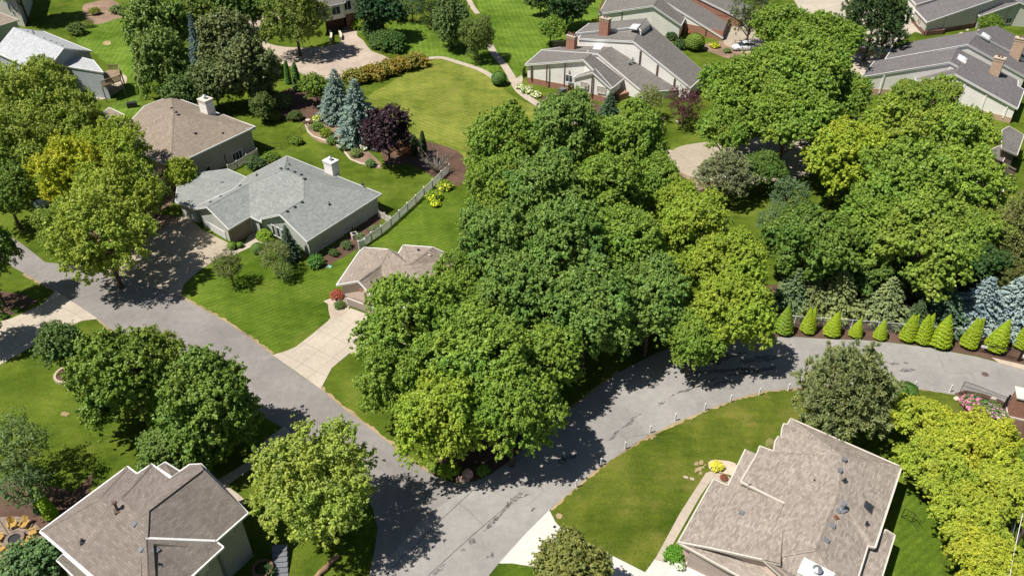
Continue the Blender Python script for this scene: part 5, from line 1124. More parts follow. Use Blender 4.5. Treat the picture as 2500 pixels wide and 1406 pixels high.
# flowers: leafy clumps with petals
def flowers(x,y,rpx,leafc,pet,label,n=160,fs=.12,name='flower_clump',group=None):
    s=pxm(x,y,.5); Rr=rpx/s; c=G(x,y,.4); root=thing(name,(c.x,c.y,0),label,'flowers',group)
    child(root,'foliage',CR['hydr0'],(Rr,Rr,Rr*.7),(0,0,.3),trnd.uniform(0,6),leafc)
    rg=np.random.default_rng(int(x)); d=unit(rg.normal(0,1,(n,3))); d[:,2]=abs(d[:,2]); p=d*np.array([Rr,Rr,Rr*.62])*rg.uniform(.85,1.08,(n,1))+np.array([0,0,.35])
    a,b=leafset(rg,p,d,fs,.9,.9,.5); o=child(root,'blossoms',quads('blossoms',p,a,b,rg.uniform(0,1,n),rg.uniform(0,1,n),M['petal']),(1,1,1),col=pet); return root
flowers(1287,220,15,(.10,.15,.03),(.5,.5,.3),'left clump of cream hydrangeas beside the townhouse path',170,.22)
flowers(1308,231,13,(.10,.15,.03),(.5,.5,.3),'right clump of cream hydrangeas beside the townhouse path',150,.22)
flowers(1270,212,10,(.10,.15,.03),(.5,.5,.3),'small cream hydrangea clump at the brick corner',90,.22)
flowers(1060,480,20,(.08,.14,.02),(.80,.48,.02),'upper orange yellow flowers at the end of the white fence',75,.16)
flowers(1063,497,12,(.08,.14,.02),(.80,.42,.02),'lower orange flowers at the corner of the striped lawn',55,.16)
flowers(1085,455,20,(.12,.17,.02),(.40,.38,.05),'yellow flowering clump at the far end of the white fence',90,.14)
flowers(1745,112,12,(.12,.15,.02),(.80,.50,.02),'yellow and orange flowers in front of the townhouse brick wall',130,.16)
flowers(1452,52,9,(.10,.14,.02),(.80,.60,.03),'yellow flowers beside the corner of the white townhouse row',90,.18)
flowers(2375,985,28,(.06,.10,.03),(.40,.15,.25),'pink flowers below the open iron gate',360,.11)
flowers(2420,1000,26,(.07,.11,.03),(.38,.20,.32),'lilac pink flowers beside the brick gate pillar',150,.09)
flowers(2400,1030,24,(.07,.12,.02),(.42,.26,.12),'mixed orange and pink flowers above the yellow locusts',110,.09)
flowers(2445,1015,18,(.08,.12,.03),(.42,.28,.38),'pale lilac flowers at the foot of the gate pillar',90,.09)
flowers(1660,1378,13,(.08,.15,.02),(.80,.80,.62),'white hydrangea beside the garage of the ranch house',60,.13)
flowers(875,352,10,(.10,.14,.03),(.75,.72,.5),'white flowers in the curved garden bed',60,.14)
flowers(888,362,9,(.10,.14,.03),(.78,.76,.6),'white flowers near the foot of the purple maple',50,.14)
flowers(775,290,12,(.14,.18,.02),(.6,.6,.12),'yellowish flowers at the top of the curved garden bed',70,.14)
flowers(645,590,9,(.09,.14,.03),(.8,.8,.75),'white flowers beside the entrance walk',50,.12)
# bare dead bush
def bare(x,y,h,label,n=46,seed=3):
    rg=random.Random(seed); b=G(x,y,0); root=thing('dead_bush',(b.x,b.y,0),label,'dead bush'); m=MB()
    for k in range(n):
        a=rg.uniform(0,6.28); L=h*rg.uniform(.7,1.2); e=b+Vector((math.cos(a)*L*.75,math.sin(a)*L*.75,L*rg.uniform(.5,1.))); s=b+Vector((math.cos(a)*.2,math.sin(a)*.2,0)); mid=s.lerp(e,.5)+Vector((0,0,L*.12)); m.tube([s,mid,e],[.05,.03,.012],4,False)
        for q in range(5):
            f=mid.lerp(e,q/5); m.tube([f,f+Vector((rg.uniform(-.6,.6),rg.uniform(-.6,.6),rg.uniform(.1,.6)))*h*.3],[.022,.008],3,False)
    m.build('twigs',M['twig'],root)
bare(1066,418,3.4,'leafless dead bush at the far end of the white fence')
# ---------------- street furniture, fences, vehicles, small things ----------------
def single(mb,name,mat,label,cat,group=None,smooth=False):
    xs=mb.v; c=Vector((sum(v[0] for v in xs)/len(xs),sum(v[1] for v in xs)/len(xs),min(v[2] for v in xs)))
    o=mb.build(name,mat,None,smooth); me=o.data
    for v in me.vertices: v.co-=c
    o.location=c; return tag(o,label,cat,group)
# white marker posts
def bollard(x,y,label):
    b=G(x,y); r=thing('marker_post',tuple(b),label,'marker post','white marker posts along the road'); m=MB()
    m.box((b.x,b.y,0),(.12,.12,.98),.3); m.build('post',M['white'],r); m=MB(); m.box((b.x,b.y,.985),(.15,.14,.04),.3); m.box((b.x,b.y,1.025),(.13,.12,.08),.3,.35); m.build('cap',M['white'],r)
BL=[(1407,1189,'white marker post standing in tree shade, nearest the white driveway'),(1467,1136,'white marker post at the tip of the tree shadow, second from the driveway'),(1526,1096,'white marker post third from the white driveway'),(1587,1057,'white marker post fourth from the driveway beside a dry grass patch'),
 (1648,1027,'white marker post fifth from the white driveway'),(1720,1002,'white marker post sixth from the white driveway'),(1783,982,'white marker post seventh from the driveway at the top of the curve'),(1853,965,'white marker post two places left of the big pine'),(1924,954,'white marker post directly left of the big pine'),(2231,948,'white marker post beside the two dark clipped mounds'),(2318,957,'white marker post directly left of the open iron gate')]
for q in BL: bollard(*q)
def picket_fence(name,pts,h,mat,label,n=11,solidbase=False,ps=.16):
    P=[G(*p) for p in pts]; r=thing(name,tuple(P[0]),label,'fence')
    for p in P: m=MB(); m.box((p.x,p.y,0),(ps,ps,h+.12)); m.box((p.x,p.y,h+.12),(ps+.05,ps+.05,.07),0,.3); m.build('post',M[mat],r)
    for a,b in zip(P,P[1:]):
        m=MB(); d=(b-a).normalized(); a2=a+d*.08;b2=b-d*.08
        for z in (.22,h-.12): m.beam(a2+Vector((0,0,z)),b2+Vector((0,0,z)),.06,.09)
        k=int((b-a).length/.155)
        for i in range(k): q=a2.lerp(b2,(i+.5)/k); m.box((q.x,q.y,.08),(.095,.03,h-.06),math.atan2(d.y,d.x))
        m.build('picket_panel',M[mat],r)
    return r
picket_fence('picket_fence',[r6(*p) for p in ((1030,897),(975,917),(1083,840),(1168,785),(1250,715),(1322,650),(1392,585),(1462,520),(1533,450),(1605,385),(1680,310),(1748,250))],1.35,'white','white picket fence between the two back lawns')
picket_fence('picket_fence',[r5(*p) for p in ((1965,250),(2040,215),(2125,160),(2215,110))],1.2,'cream','weathered cream picket fence joining the beige and pale grey houses')
picket_fence('picket_fence',[r6(*p) for p in ((1145,635),(1195,660),(1243,690))],1.1,'cream','short tan picket gate at the right corner of the pale grey house')
def rail_fence(name,pts,h,mat,label,step=2.4,rails=(.1,.55,1.),bars=0,pr=.035,mesh=None,top=None):
    P=[G(*p) for p in pts]; r=thing(name,tuple(P[0]),label,'fence')
    for a,b in zip(P,P[1:]):
        k=max(1,round((b-a).length/step))
        for i in range(k):
            p=a.lerp(b,i/k); q=a.lerp(b,(i+1)/k); m=MB(); m.tube([p,p+Vector((0,0,h+.05))],[pr,pr],6); m.build('post',M[top or mat],r)
            m=MB()
            for z in rails: m.tube([p+Vector((0,0,z*h)),q+Vector((0,0,z*h))],[.018 if z<1 else .026]*2,5)
            if bars:
                nb=int((q-p).length/bars)
                for j in range(1,nb): s=p.lerp(q,j/nb); m.tube([s+Vector((0,0,.08)),s+Vector((0,0,h))],[.009]*2,4,False)
            m.build('rail_panel',M[top or mat],r)
            if mesh: m=MB(); m.add([p+Vector((0,0,.05)),q+Vector((0,0,.05)),q+Vector((0,0,h)),p+Vector((0,0,h))],[(0,1,2,3)]); m.build('mesh_panel',M[mesh],r)
    return r
t=NT('chain_mesh'); t.fin((.20,.21,.21),.6); tr=t.n('BsdfTransparent'); uvm=t.n('TexChecker',i_Vector=t.map(t.co('UV'),(1,1,1),(0,0,R(45))),i_Scale=24.).outputs[1]
mx=t.n('MixShader',i_0=t.math('MULTIPLY',uvm,.55)); mx2=t.n('MixShader',i_0=.42); t.t.links.new(tr.outputs[0],mx2.inputs[1]); t.t.links.new(t.b.outputs[0],mx2.inputs[2]); t.t.links.new(mx2.outputs[0],t.t.nodes['Material Output'].inputs[0]); M['mesh']=t.m
rail_fence('chain_link_fence',[(1868,786),(1937,796),(1999,800),(2075,805),(2139,810),(2326,826),(2520,833)],1.5,'metal','chain link fence with pale top rail behind the chartreuse arborvitae',2.8,(1.,),0,.04,'mesh','white')
rail_fence('chain_link_fence',[(2512,1110),(2490,1200),(2468,1290),(2440,1400)],1.3,'metal','chain link fence along the right edge beyond the yellow locusts',2.5,(1.,),0,.035,'mesh','metal')
rail_fence('wire_fence',[(645,368),(688,366),(752,312)],1.1,'iron','thin black fence crossing the lawn behind the pale grey house',2.2,(.15,.5,1.),.3)
rail_fence('wire_fence',[(285,268),(345,246),(400,230),(450,215)],1.1,'iron','thin black fence behind the beige hip roofed house',2.2,(.15,.5,1.),.3)
rail_fence('wire_fence',[(2200,1262),(2225,1275),(2242,1298)],1.2,'iron','short black fence beside the right wall of the ranch house',1.6,(.1,1.),.25)
rail_fence('iron_railing',[(2100,163),(2127,169)],1.0,'iron','black railing on the driveway beside the tan brick townhouse',1.5,(.1,1.),.15)
# gates and brick gate pillars
def gate(a,b,zt0,zt1,label,n,sag=.0):
    a=G(*a);b=G(*b); r=thing('iron_gate',tuple(a),label,'gate'); L=(b-a).length; d=(b-a)/L
    def top(t): return zt0+(zt1-zt0)*(1-math.cos(math.pi*min(1,max(0,(t-.15)/.75))))/2
    m=MB(); m.tube([a+Vector((0,0,.1)),a+Vector((0,0,top(0)))],[.035]*2,6); m.tube([b+Vector((0,0,.1)),b+Vector((0,0,top(1)))],[.035]*2,6)
    for k in range(16):
        t0,t1=k/16,(k+1)/16; m.tube([a.lerp(b,t0)+Vector((0,0,top(t0))),a.lerp(b,t1)+Vector((0,0,top(t1)))],[.028]*2,5,False)
    for z in (.15,min(zt0,zt1)-.28): m.tube([a+Vector((0,0,z)),b+Vector((0,0,z))],[.024]*2,5)
    m.build('frame',M['iron'],r)
    for i in range(1,n): q=a.lerp(b,i/n); m=MB(); m.tube([q+Vector((0,0,.15)),q+Vector((0,0,top(i/n)))],[.012]*2,5); m.build('bar',M['iron'],r)
    m=MB(); m.box((b.x+d.x*.15,b.y+d.y*.15,0),(.16,.16,max(zt0,zt1)+.05)); m.build('gate_post',M['iron'],r)
    return r,a,b,d
gate(tG(290,720),tG(1030,950),1.85,1.55,'open black iron gate with arched top behind the pink flowers',32)
g2,a,b,d=gate(s4(1905,515),s4(2232,592),1.5,1.5,'black iron gate leaf with two white plates in front of an arborvitae',24)
m=MB(); p=a.lerp(b,.1)
for k in (.06,.13): p=a.lerp(b,k)+Vector((-d.y,d.x,0))*-.05; m.add([p+Vector((0,0,.75)),p+d*.36+Vector((0,0,.75)),p+d*.36+Vector((0,0,1.1)),p+Vector((0,0,1.1))],[(0,1,2,3)]); m.build('sign_plate',M['white'],g2); m=MB()
def pillar(x,y,s,h,rz,label):
    b=G(x,y); r=thing('brick_pillar',tuple(b),label,'gate pillar'); m=MB(); m.box((b.x,b.y,0),(s,s,h),rz); m.build('shaft',M['brick'],r)
    m=MB(); m.box((b.x,b.y,h),(s+.12,s+.12,.12),rz); m.box((b.x,b.y,h+.12),(s+.3,s+.3,.16),rz); m.box((b.x,b.y,h+.28),(s+.2,s+.2,.42),rz,.35); m.box((b.x,b.y,0),(s+.16,s+.16,.2),rz); m.build('cap',M['concW'],r)
    m=MB(); m.tube([b+Vector((0,0,h+.68)),b+Vector((0,0,h+.8))],[.12,.12],10); m.build('finial',M['white'],r)
pillar(2478,1010,1.5,2.6,-.35,'big brick gate pillar with pale stone cap at the right edge')
pillar(2512,872,1.2,2.2,-.3,'farther brick gate pillar cut by the right edge')
# ground fittings
def disc(name,x,y,r,mat,label,cat,h=.03,z=.03):
    b=G(x,y); m=MB(); m.tube([b+Vector((0,0,z)),b+Vector((0,0,z+h))],[r,r*.97],20); return single(m,name,M[mat],label,cat)
disc('manhole_cover',2405,914,.36,'brown','round rusty manhole cover in the right road','manhole')
disc('drain_cover',1354,1286,.14,'dark','small dark round drain cover in the white driveway','drain cover',.02,.045)
for x,y,l in ((1674,1165,'left pale utility lid flush in the lawn beside the ranch house'),(1689,1169,'right pale utility lid flush in the lawn beside the ranch house')):
    b=G(x,y); m=MB(); m.box((b.x,b.y,.01),(.42,.26,.06),-.4); single(m,'meter_box',M['walk'],l,'utility lid')
b=G(805,652); m=MB(); m.box((b.x,b.y,.01),(.7,.4,.12),-.5,.9); single(m,'meter_box',flat('teal_plastic',(.25,.45,.42),.6),'teal utility lid on the lawn beside the pale grey house','utility lid')
b=G(219,850); m=MB(); m.box((b.x,b.y,.01),(.3,.22,.06),.3,.9); single(m,'meter_box',M['white'],'small white lid in the lawn right of the young tree','utility lid')
def boulder(x,y,s,label,mat='stoneR',seed=1,hz=.8):
    rg=random.Random(seed); b=G(x,y); bm=bmesh.new(); bmesh.ops.create_icosphere(bm,subdivisions=2,radius=1)
    ax=[Vector((rg.uniform(-1,1),rg.uniform(-1,1),rg.uniform(-1,1))).normalized() for _ in range(9)]
    for v in bm.verts:
        k=1.
        for a in ax: k=min(k,rg_off[ax.index(a)]/max(1e-3,v.co.normalized().dot(a))) if v.co.normalized().dot(a)>.3 else k
        v.co*=k; v.co=Vector((v.co.x*s,v.co.y*s*.8,v.co.z*s*hz))
    me=bpy.data.meshes.new('boulder'); bm.to_mesh(me); bm.free(); me.materials.append(M[mat]); o=bpy.data.objects.new('boulder',me); COL.objects.link(o); o.location=(b.x,b.y,s*hz*.45); return tag(o,label,'boulder')
rg_off=[.78,.7,.82,.75,.68,.8,.72,.85,.76]
M['stoneR']=ground_stone('pink_granite',(.42,.28,.22),None,var=.2,fine=6); M['stoneP']=ground_stone('pale_limestone',(.60,.52,.42),None,var=.15,fine=6)
boulder(1141,1163,.62,'upright pink boulder on the mulched tip of the road fork','stoneR',2,1.2)
boulder(1127,1171,.55,'flatter pink boulder left of the upright one','stoneR',5,.7)
boulder(1141,1173,.2,'small pale rock below the upright boulder','stoneP',7,.6)
for i,(x,y,s,l) in enumerate(((2335,975,.35,'pale rock beside the marker post at the iron gate'),(2350,985,.28,'smaller pale rock at the foot of the iron gate'),(2425,975,.35,'pale rock below the right end of the iron gate'),
  (1770,124,.3,'pale rock at the left of the flower bed by the townhouse'),(2325,92,.45,'pale boulder on the rocky slope before the pale green townhouse'),(2345,85,.5,'larger boulder higher on the rocky slope'),(2362,76,.4,'topmost boulder of the rocky slope'),
  (1620,292,.4,'pale rock left of the purple leaved tree base'),(1655,300,.45,'pale rock below the purple leaved tree'))): boulder(x,y,s,l,'stoneP',20+i)
# round stone planter
def ring(x,y,r,h,w,mat,label,name,cat,fill=None,n=22):
    c=G(x,y); rt=thing(name,tuple(c),label,cat); m=MB()
    for i in range(n):
        a=2*math.pi*(i+.5)/n; q=c+Vector((math.cos(a),math.sin(a),0))*r
        for k in range(2): m.box((q.x,q.y,h*k/2),(w,2*math.pi*r/n*.93,h/2*.95),a+(.07 if k else 0))
    m.build('stone_ring',M[mat],rt)
    if fill: m=MB(); m.tube([c+Vector((0,0,.0)),c+Vector((0,0,h*.75))],[r-w/2]*2,24); m.build('soil' if fill!='dark' else 'ash_bed',M[fill],rt)
    return rt
ring(168,916,1.32,.32,.26,'stone','round stone edged planting bed under the small tree','planter','planter','mulch')
ring(38.6,1320,.66,.42,.3,'paver','round paver fire pit among the yellow chairs','fire_pit','fire pit','dark')
ring(645,1398,.75,.8,.25,'brickd','round brick window well beside the concrete steps','window_well','window well','dark',16)
# adirondack chairs
def chair(x,y,tx,ty,label,proto=[None]):
    p=G(x,y); q=G(tx,ty); ang=math.atan2(q.y-p.y,q.x-p.x)
    if proto[0] is None:
        r=thing('garden_chair',(0,0,0),label,'garden chair','yellow garden chairs around the fire pit')
        m=MB()
        for i in range(6): m.box((.02+i*.1,0,.36-i*-.008),(.088,.56,.03)) 
        m.build('seat',M['yellow'],r); m=MB()
        for i in range(5):
            yy=-.24+i*.12; h=.78-.05*abs(i-2); m.beam((-.02,yy,.34),(-.36,yy*1.15,.34+h),.11,.03)
        m.build('backrest',M['yellow'],r)
        for s in (-1,1):
            m=MB(); m.box((.18,s*.37,.56),(.74,.15,.03)); m.build('armrest',M['yellow'],r)
            m=MB(); m.box((.48,s*.33,0),(.05,.09,.56)); m.build('leg',M['yellow'],r); m=MB(); m.beam((-.35,s*.3,.06),(.5,s*.3,.38),.03,.1); m.build('leg',M['yellow'],r)
        proto[0]=r
    else:
        r=proto[0].copy(); COL.objects.link(r)
        for ch in list(proto[0].children): c=ch.copy(); COL.objects.link(c); c.parent=r
    r.location=(p.x,p.y,.03); r.rotation_euler=(0,0,ang); r.scale=(.88,.88,.88); r['label']=label
for x,y,l in ((205,640,'yellow garden chair at the back left of the fire pit in shade'),(405,630,'yellow garden chair at the back right of the fire pit'),(560,760,'yellow garden chair right of the fire pit under the eave corner'),(470,920,'yellow garden chair at the lower right of the fire pit'),(315,1040,'yellow garden chair directly below the fire pit'),
     (195,1085,'narrow looking yellow garden chair below the fire pit beside the big shrub'),(95,1095,'yellow garden chair at the lower left of the fire pit'),(5,1060,'yellow garden chair at the lower left cut by the photo edge'),(-15,850,'yellow garden chair cut by the left photo edge beside the fire pit')):
    chair(*tB(x,y),38.6,1320,l)
for i,(x,y,w) in enumerate(((760,980,90),(800,1030,95),(740,1100,80),(905,1030,80),(660,1010,80),(820,1170,85),(790,1240,80),(850,1260,70),(600,900,60))):
    c=G(*tB(x,y)); rg=random.Random(i); s=w/6.22/28/2*1.25; m=MB(); loop=[(c.x+math.cos(a)*s*rg.uniform(.8,1.15),c.y+math.sin(a)*s*rg.uniform(.9,1.3)) for a in [k*6.283/6+rg.uniform(-.2,.2) for k in range(6)]]
    m.prism(loop,.02,.07); o=single(m,'stepping_stone',M['stoneP'],'irregular pale flagstone in the path between the fire pit and the gutter','stepping stone','flagstones beside the fire pit')
# log edging, steps
def log(a,b,w,label,seed):
    a=G(*a);b=G(*b); rg=random.Random(seed); k=9; pts=[a.lerp(b,i/k)+Vector((rg.uniform(-.05,.05),rg.uniform(-.05,.05),.22)) for i in range(k+1)]; m=MB(); m.tube(pts,[w*rg.uniform(.75,1.1) for _ in pts],9); single(m,'log',M['log'],label,'log')
log((772,1412),(826,1358),.24,'long weathered log lying on the grass below the round yellow green tree',4)
st=thing('steps',tuple(G(685,1398)),'grey concrete garden steps beside the window well','steps')
for i in range(6):
    q=G(686,1404-i*11); m=MB(); m.box((q.x,q.y,0),(1.25,.62,.10+.13*i),.08); m.build('step',M['ventg'],st)
# garden edging, bird baths
P=[G(x,y,.0) for x,y in ((746,306),(752,322),(765,334),(790,343),(815,352),(835,362),(846,378),(856,390),(880,400),(905,405),(928,408))]
m=MB()
for a,b in zip(P,P[1:]): m.beam(a+Vector((0,0,.14)),b+Vector((0,0,.14)),.26,.14)
single(m,'stone_edging',M['stoneP'],'pale stone edging curving around the garden bed','edging')
for x,y,mt,l in ((715,297,'red','terracotta bird bath on the back lawn'),(753,303,'stoneP','pale bird bath at the end of the thin black fence'),(838,326,'stoneP','pale bird bath beside the right blue spruce'),(885,366,'stoneP','white bird bath at the foot of the purple maple')):
    b=G(x,y); r=thing('bird_bath',tuple(b),l,'bird bath'); m=MB(); m.tube([b,b+Vector((0,0,.1)),b+Vector((0,0,.62))],[.2,.1,.09],10); m.build('pedestal',M[mt],r); m=MB(); m.tube([b+Vector((0,0,.62)),b+Vector((0,0,.75)),b+Vector((0,0,.78))],[.12,.42,.42],14); m.build('basin',M[mt],r)
# AC cabinet
b=G(*tI(617,1085)); r=thing('ac_unit',tuple(b),'grey air conditioner cabinet against the brick base of the townhouse','air conditioner'); m=MB(); m.box((b.x,b.y,.1),(1.,1.,1.45),.55); m.build('cabinet',M['ac'],r); m=MB(); m.box((b.x,b.y,1.55),(1.04,1.04,.08),.55); m.build('lid',M['ventg'],r); m=MB(); m.box((b.x,b.y,0),(1.2,1.2,.1),.55); m.build('slab',M['walk'],r)
b=G(*r6(935,815)); r=thing('ac_unit',tuple(b),'round topped pale air conditioner in the side bed of the pale grey house','air conditioner'); m=MB(); m.box((b.x,b.y,0),(.8,.8,.8),.5); m.build('cabinet',M['cream'],r); m=MB(); m.tube([b+Vector((0,0,.8)),b+Vector((0,0,.84))],[.36,.3],14); m.build('fan_grille',M['iron'],r)
b=G(324,262); m=MB(); m.box((b.x,b.y,.0),(1.7,.9,.9),.35,.94); single(m,'covered_grill',M['dark'],'black covered grill behind the beige hip roofed house','grill')
b=G(790,142) ; 
r=thing('pergola',tuple(G(455,248)),'white slatted pergola behind the beige roof beside the chimney','pergola')
for i in range(6):
    a_=V(r1,1500+i*36,862-i*2,2.6); m=MB(); m.beam(a_,a_+Vector((1.9,1.,0)),.08,.1); m.build('slat',M['white'],r)
for x,y in ((1510,875),(1690,868)): a_=V(r1,x,y,2.5); m=MB(); m.box((a_.x,a_.y,0),(.12,.12,2.5)); m.build('post',M['white'],r)
# low walls
def lowwall(pts,h,w,mat,label,cap=True,name='retaining_wall'):
    P=[G(*p) for p in pts]; r=thing(name,tuple(P[0]),label,'wall'); m=MB()
    for a,b in zip(P,P[1:]): m.beam(a+Vector((0,0,h)),b+Vector((0,0,h)),w,h)
    m.build('masonry',M[mat],r)
    if cap:
        m=MB()
        for a,b in zip(P,P[1:]): m.beam(a+Vector((0,0,h+.08)),b+Vector((0,0,h+.08)),w+.1,.08)
        m.build('coping',M['stoneP'],r)
lowwall([(2090,126),(2140,138)],.9,.4,'brickt','tan brick retaining wall left of the driveway steps')
lowwall([(2150,141),(2178,129)],.9,.4,'brickt','tan brick retaining wall right of the driveway steps')
lowwall([(806,82),(810,92),(808,106)],.7,.35,'stone','short stone wall at the left of the basement garage drive')
lowwall([(828,82),(834,92),(833,100)],.7,.35,'stone','short stone wall on the right of the grass strip at the basement garage')
lowwall([(2258,88),(2300,84),(2306,72)],1.0,.35,'brickd','dark brick planter wall of the pale green townhouse',False)
lowwall([(2130,215),(2160,205)],1.0,.3,'brickt','low tan brick wall by the white gabled townhouse')
r=thing('deck_fence',tuple(G(1350,125)),'dark deck screen at the back of the brick based townhouse','fence'); a=V(tI,495,500,0);b=V(tI,640,500,0); m=MB(); m.beam(a+Vector((0,0,1.6)),b+Vector((0,0,1.6)),.1,1.5); m.build('panel',M['woodg'],r); m=MB(); m.beam(a+Vector((0,0,1.7)),b+Vector((0,0,1.7)),.16,.1); m.build('cap_rail',M['cream'],r)
r=thing('garden_gate',tuple(G(1276,190)),'black garden gate at the left corner of the brick based townhouse','gate'); a=V(tI,130,850,0);b=V(tI,165,800,0); m=MB(); m.beam(a+Vector((0,0,1.7)),b+Vector((0,0,1.7)),.08,1.6); m.build('panel',M['iron'],r)
r=thing('stair_railing',tuple(G(1462,50)),'reddish wooden stair railing at the left end of the white townhouse row','railing')
for i in range(5):
    a=V(r3,915+i*14,205-i*38,0); m=MB(); m.box((a.x,a.y,0),(.12,.12,2.6+.5*i)); m.build('post',M['copper'],r)
for z in (2.2,2.8): m=MB(); m.beam(V(r3,915,205,0)+Vector((0,0,z)),V(r3,971,53,0)+Vector((0,0,z+2)),.1,.12); m.build('rail',M['copper'],r)
# terracotta pot and ornaments
b=G(1682,86); m=MB(); m.tube([b,b+Vector((0,0,.5)),b+Vector((0,0,.9))],[.22,.32,.2],12); single(m,'flower_pot',M['red'],'red orange pot at the townhouse door by the clipped round shrub','pot')
# flag by garage of pale green townhouse
b=G(*tK(690,245)); r=thing('flag',tuple(b),'small faded striped flag on a pole at the garage corner','flag'); m=MB(); m.tube([b,b+Vector((0,0,2.4))],[.03,.02],6); m.build('pole',M['metal'],r)
t=NT('striped_flag'); wv=t.n('TexWave',i_Vector=t.co('UV'),i_Scale=1.6,bands_direction='Y').outputs[1]; M['flag']=t.fin(t.mix(t.ramp(wv,.45,.55),(.55,.12,.10),(.75,.72,.68)),.8)
m=MB(); q=b+Vector((0,0,2.4)); m.add([q,q+Vector((.5,.1,-.2)),q+Vector((.45,.15,-1.2)),q+Vector((.03,.05,-1.0)),q+Vector((0,.03,0)),q+Vector((.5,.13,-.2)),q+Vector((.45,.18,-1.2)),q+Vector((.03,.08,-1.0))],[(0,1,2,3),(7,6,5,4),(0,4,5,1),(1,5,6,2),(2,6,7,3)]); m.build('cloth',M['flag'],r)
# cars
M['cpaint']=flat('white_car_paint',(.72,.73,.75),.25,.6,var=.02); M['tyre']=flat('tyre_rubber',(.02,.02,.02),.8); M['lampr']=flat('red_lamp_glass',(.5,.03,.02),.3)
def car(x,y,ang,label):
    p=G(x,y); r=thing('parked_car',(p.x,p.y,0),label,'car'); ca,sa=math.cos(ang),math.sin(ang)
    def T(v): return Vector((p.x+v[0]*ca-v[1]*sa,p.y+v[0]*sa+v[1]*ca,v[2]))
    def loft(secs,close=True):
        m=MB(); vs=[];fs=[];k=len(secs[0])
        for s in secs: vs+=[T(q) for q in s]
        for i in range(len(secs)-1):
            for j in range(k): fs.append((i*k+j,i*k+(j+1)%k,(i+1)*k+(j+1)%k,(i+1)*k+j))
        fs+=[tuple(range(k-1,-1,-1)),tuple(range((len(secs)-1)*k,len(secs)*k))]; m.add(vs,fs); return m
    def sec(x,w,z0,z1,sh=.1): return [(x,-w,z0+.12),(x,-w*.93,z0),(x,w*.93,z0),(x,w,z0+.12),(x,w,z1-sh),(x,w*.86,z1),(x,-w*.86,z1),(x,-w,z1-sh)]
    loft([sec(-2.35,.74,.42,.86),sec(-2.25,.88,.3,1.0),sec(-1.5,.93,.24,1.06),sec(0,.94,.24,1.04),sec(.95,.93,.24,1.02),sec(1.8,.9,.26,.92),sec(2.25,.8,.32,.8),sec(2.38,.66,.42,.7)]).build('body',M['cpaint'],r,True)
    loft([sec(-2.1,.76,.98,1.06,.02),sec(-1.75,.72,1.0,1.5,.1),sec(-.9,.72,1.0,1.66,.1),sec(.1,.72,1.0,1.62,.1),sec(1.05,.78,.98,1.06,.02)]).build('windows',M['glass'],r)
    loft([sec(-1.8,.66,1.5,1.55,.02),sec(-1.,.69,1.62,1.69,.03),sec(0.,.69,1.6,1.66,.03),sec(.3,.66,1.5,1.56,.02)]).build('roof',M['cpaint'],r,True)
    for sx in (-1.42,1.42):
        for sy in (-1,1): m=MB(); m.tube([T((sx,sy*.72,.34)),T((sx,sy*.95,.34))],[.34,.34],18); w_=m.build('wheel',M['tyre'],r); m=MB(); m.tube([T((sx,sy*.94,.34)),T((sx,sy*.965,.34))],[.2,.18],12); m.build('rim',M['metal'],w_)
    for sy in (-1,1):
        m=MB(); c=T((2.24,sy*.62,.68)); m.box(tuple(c),(.2,.28,.13),ang); m.build('headlight',M['glass'],r); m=MB(); c=T((-2.28,sy*.68,.78)); m.box(tuple(c),(.12,.22,.16),ang); m.build('tail_light',M['lampr'],r)
        m=MB(); c=T((.75,sy*1.0,1.05)); m.box(tuple(c),(.16,.2,.14),ang); m.build('mirror',M['cpaint'],r)
car(1814,122,math.pi+.12,'white parked car beside the flower bed in front of the townhouses')
car(110,515,2.2,'white vehicle mostly hidden under the ash trees beside the left road')
car(1795,436,.3,'white car mostly hidden by the grey green pine below the parking court')
# utility pole and wire
b=G(2464,1350); r=thing('utility_pole',tuple(b),'grey wooden utility pole leaving the right edge at the bottom','utility pole'); m=MB(); m.tube([b,b+Vector((0,0,9.5))],[.17,.11],10); m.build('pole',M['woodg'],r); m=MB(); m.box((b.x,b.y,8.7),(2.2,.12,.14),.4); m.build('crossarm',M['woodg'],r)
a=G(2497,1253,5.);b=G(2460,1440,5.6); m=MB(); pts=[a.lerp(b,i/8)-Vector((0,0,.25*math.sin(math.pi*i/8))) for i in range(9)]; m.tube(pts,[.03]*9,5); single(m,'cable',M['white'],'thin white cable crossing the bottom right corner','cable')
b=G(*tB(150,800)); r=thing('garden_pole',tuple(b),'thin grey pole standing behind the fire pit','pole'); m=MB(); m.tube([b,b+Vector((0,0,4.4))],[.04,.03],6); m.build('pole',M['metal'],r)
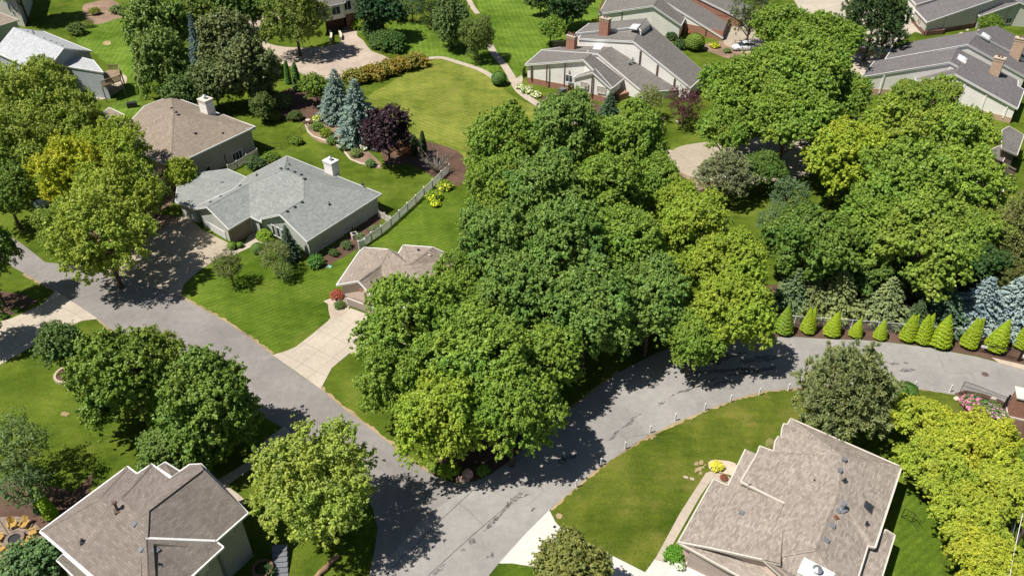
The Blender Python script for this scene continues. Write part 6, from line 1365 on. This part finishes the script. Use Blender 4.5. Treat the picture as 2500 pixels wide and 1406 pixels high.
# person in blue
def person(x,y,ang,label):
    p=G(x,y); r=thing('person',(p.x,p.y,0),label,'person')
    def skin(name,V_,E_,Rr,mat,sub=2):
        me=bpy.data.meshes.new(name); me.from_pydata(V_,E_,[]); o=bpy.data.objects.new(name,me); COL.objects.link(o); o.parent=r; o.rotation_euler=(0,0,ang)
        sk=o.modifiers.new('s','SKIN'); o.modifiers.new('u','SUBSURF').levels=sub; o.modifiers['u'].render_levels=sub
        for v,q in zip(me.skin_vertices[0].data,Rr): v.radius=(q,q)
        me.skin_vertices[0].data[0].use_root=True; me.materials.append(mat); return o
    sk=flat('skin',(.50,.30,.21),.6); bl=flat('blue_cloth',(.02,.10,.55),.8); dk=flat('dark_trousers',(.04,.05,.08),.85); hr=flat('light_hair',(.45,.38,.28),.8)
    B_=[(0,0,.92),(.03,0,1.15),(.06,0,1.38),(.09,0,1.5),(.12,0,1.60),(.13,0,1.70),(.07,.19,1.40),(.16,.25,1.14),(.38,.2,1.12),(.46,.18,1.12),(.07,-.19,1.40),(.2,-.26,1.16),(.42,-.16,1.2),(.5,-.12,1.22),(0,.1,.86),(.03,.12,.48),(-.02,.13,.08),(.12,.14,.04),(0,-.1,.86),(.05,-.13,.48),(.02,-.13,.08),(.16,-.14,.04),(.14,0,1.77)]
    Ed=[(0,1),(1,2),(2,3),(3,4),(4,5),(2,6),(6,7),(7,8),(8,9),(2,10),(10,11),(11,12),(12,13),(0,14),(14,15),(15,16),(16,17),(0,18),(18,19),(19,20),(20,21),(5,22)]
    Rr=[.13,.13,.15,.06,.085,.09,.055,.042,.032,.034,.055,.042,.032,.034,.085,.055,.038,.035,.085,.055,.038,.035,.06]
    skin('body',B_,Ed,Rr,sk)
    skin('shirt',[B_[i] for i in (0,1,2,6,7,10,11)],[(0,1),(1,2),(2,3),(3,4),(2,5),(5,6)],[.15,.155,.17,.07,.055,.07,.055],bl)
    skin('trousers',[(0,0,.95)]+[B_[i] for i in (14,15,16,18,19,20)],[(0,1),(1,2),(2,3),(0,4),(4,5),(5,6)],[.15,.10,.075,.06,.10,.075,.06],dk)
    skin('hair',[(.09,0,1.68),(.12,0,1.77),(.07,0,1.62)],[(0,1),(0,2)],[.10,.085,.08],hr)
    return r
person(2119,256,1.6,'person in a bright blue shirt standing beside the oak below the townhouse')
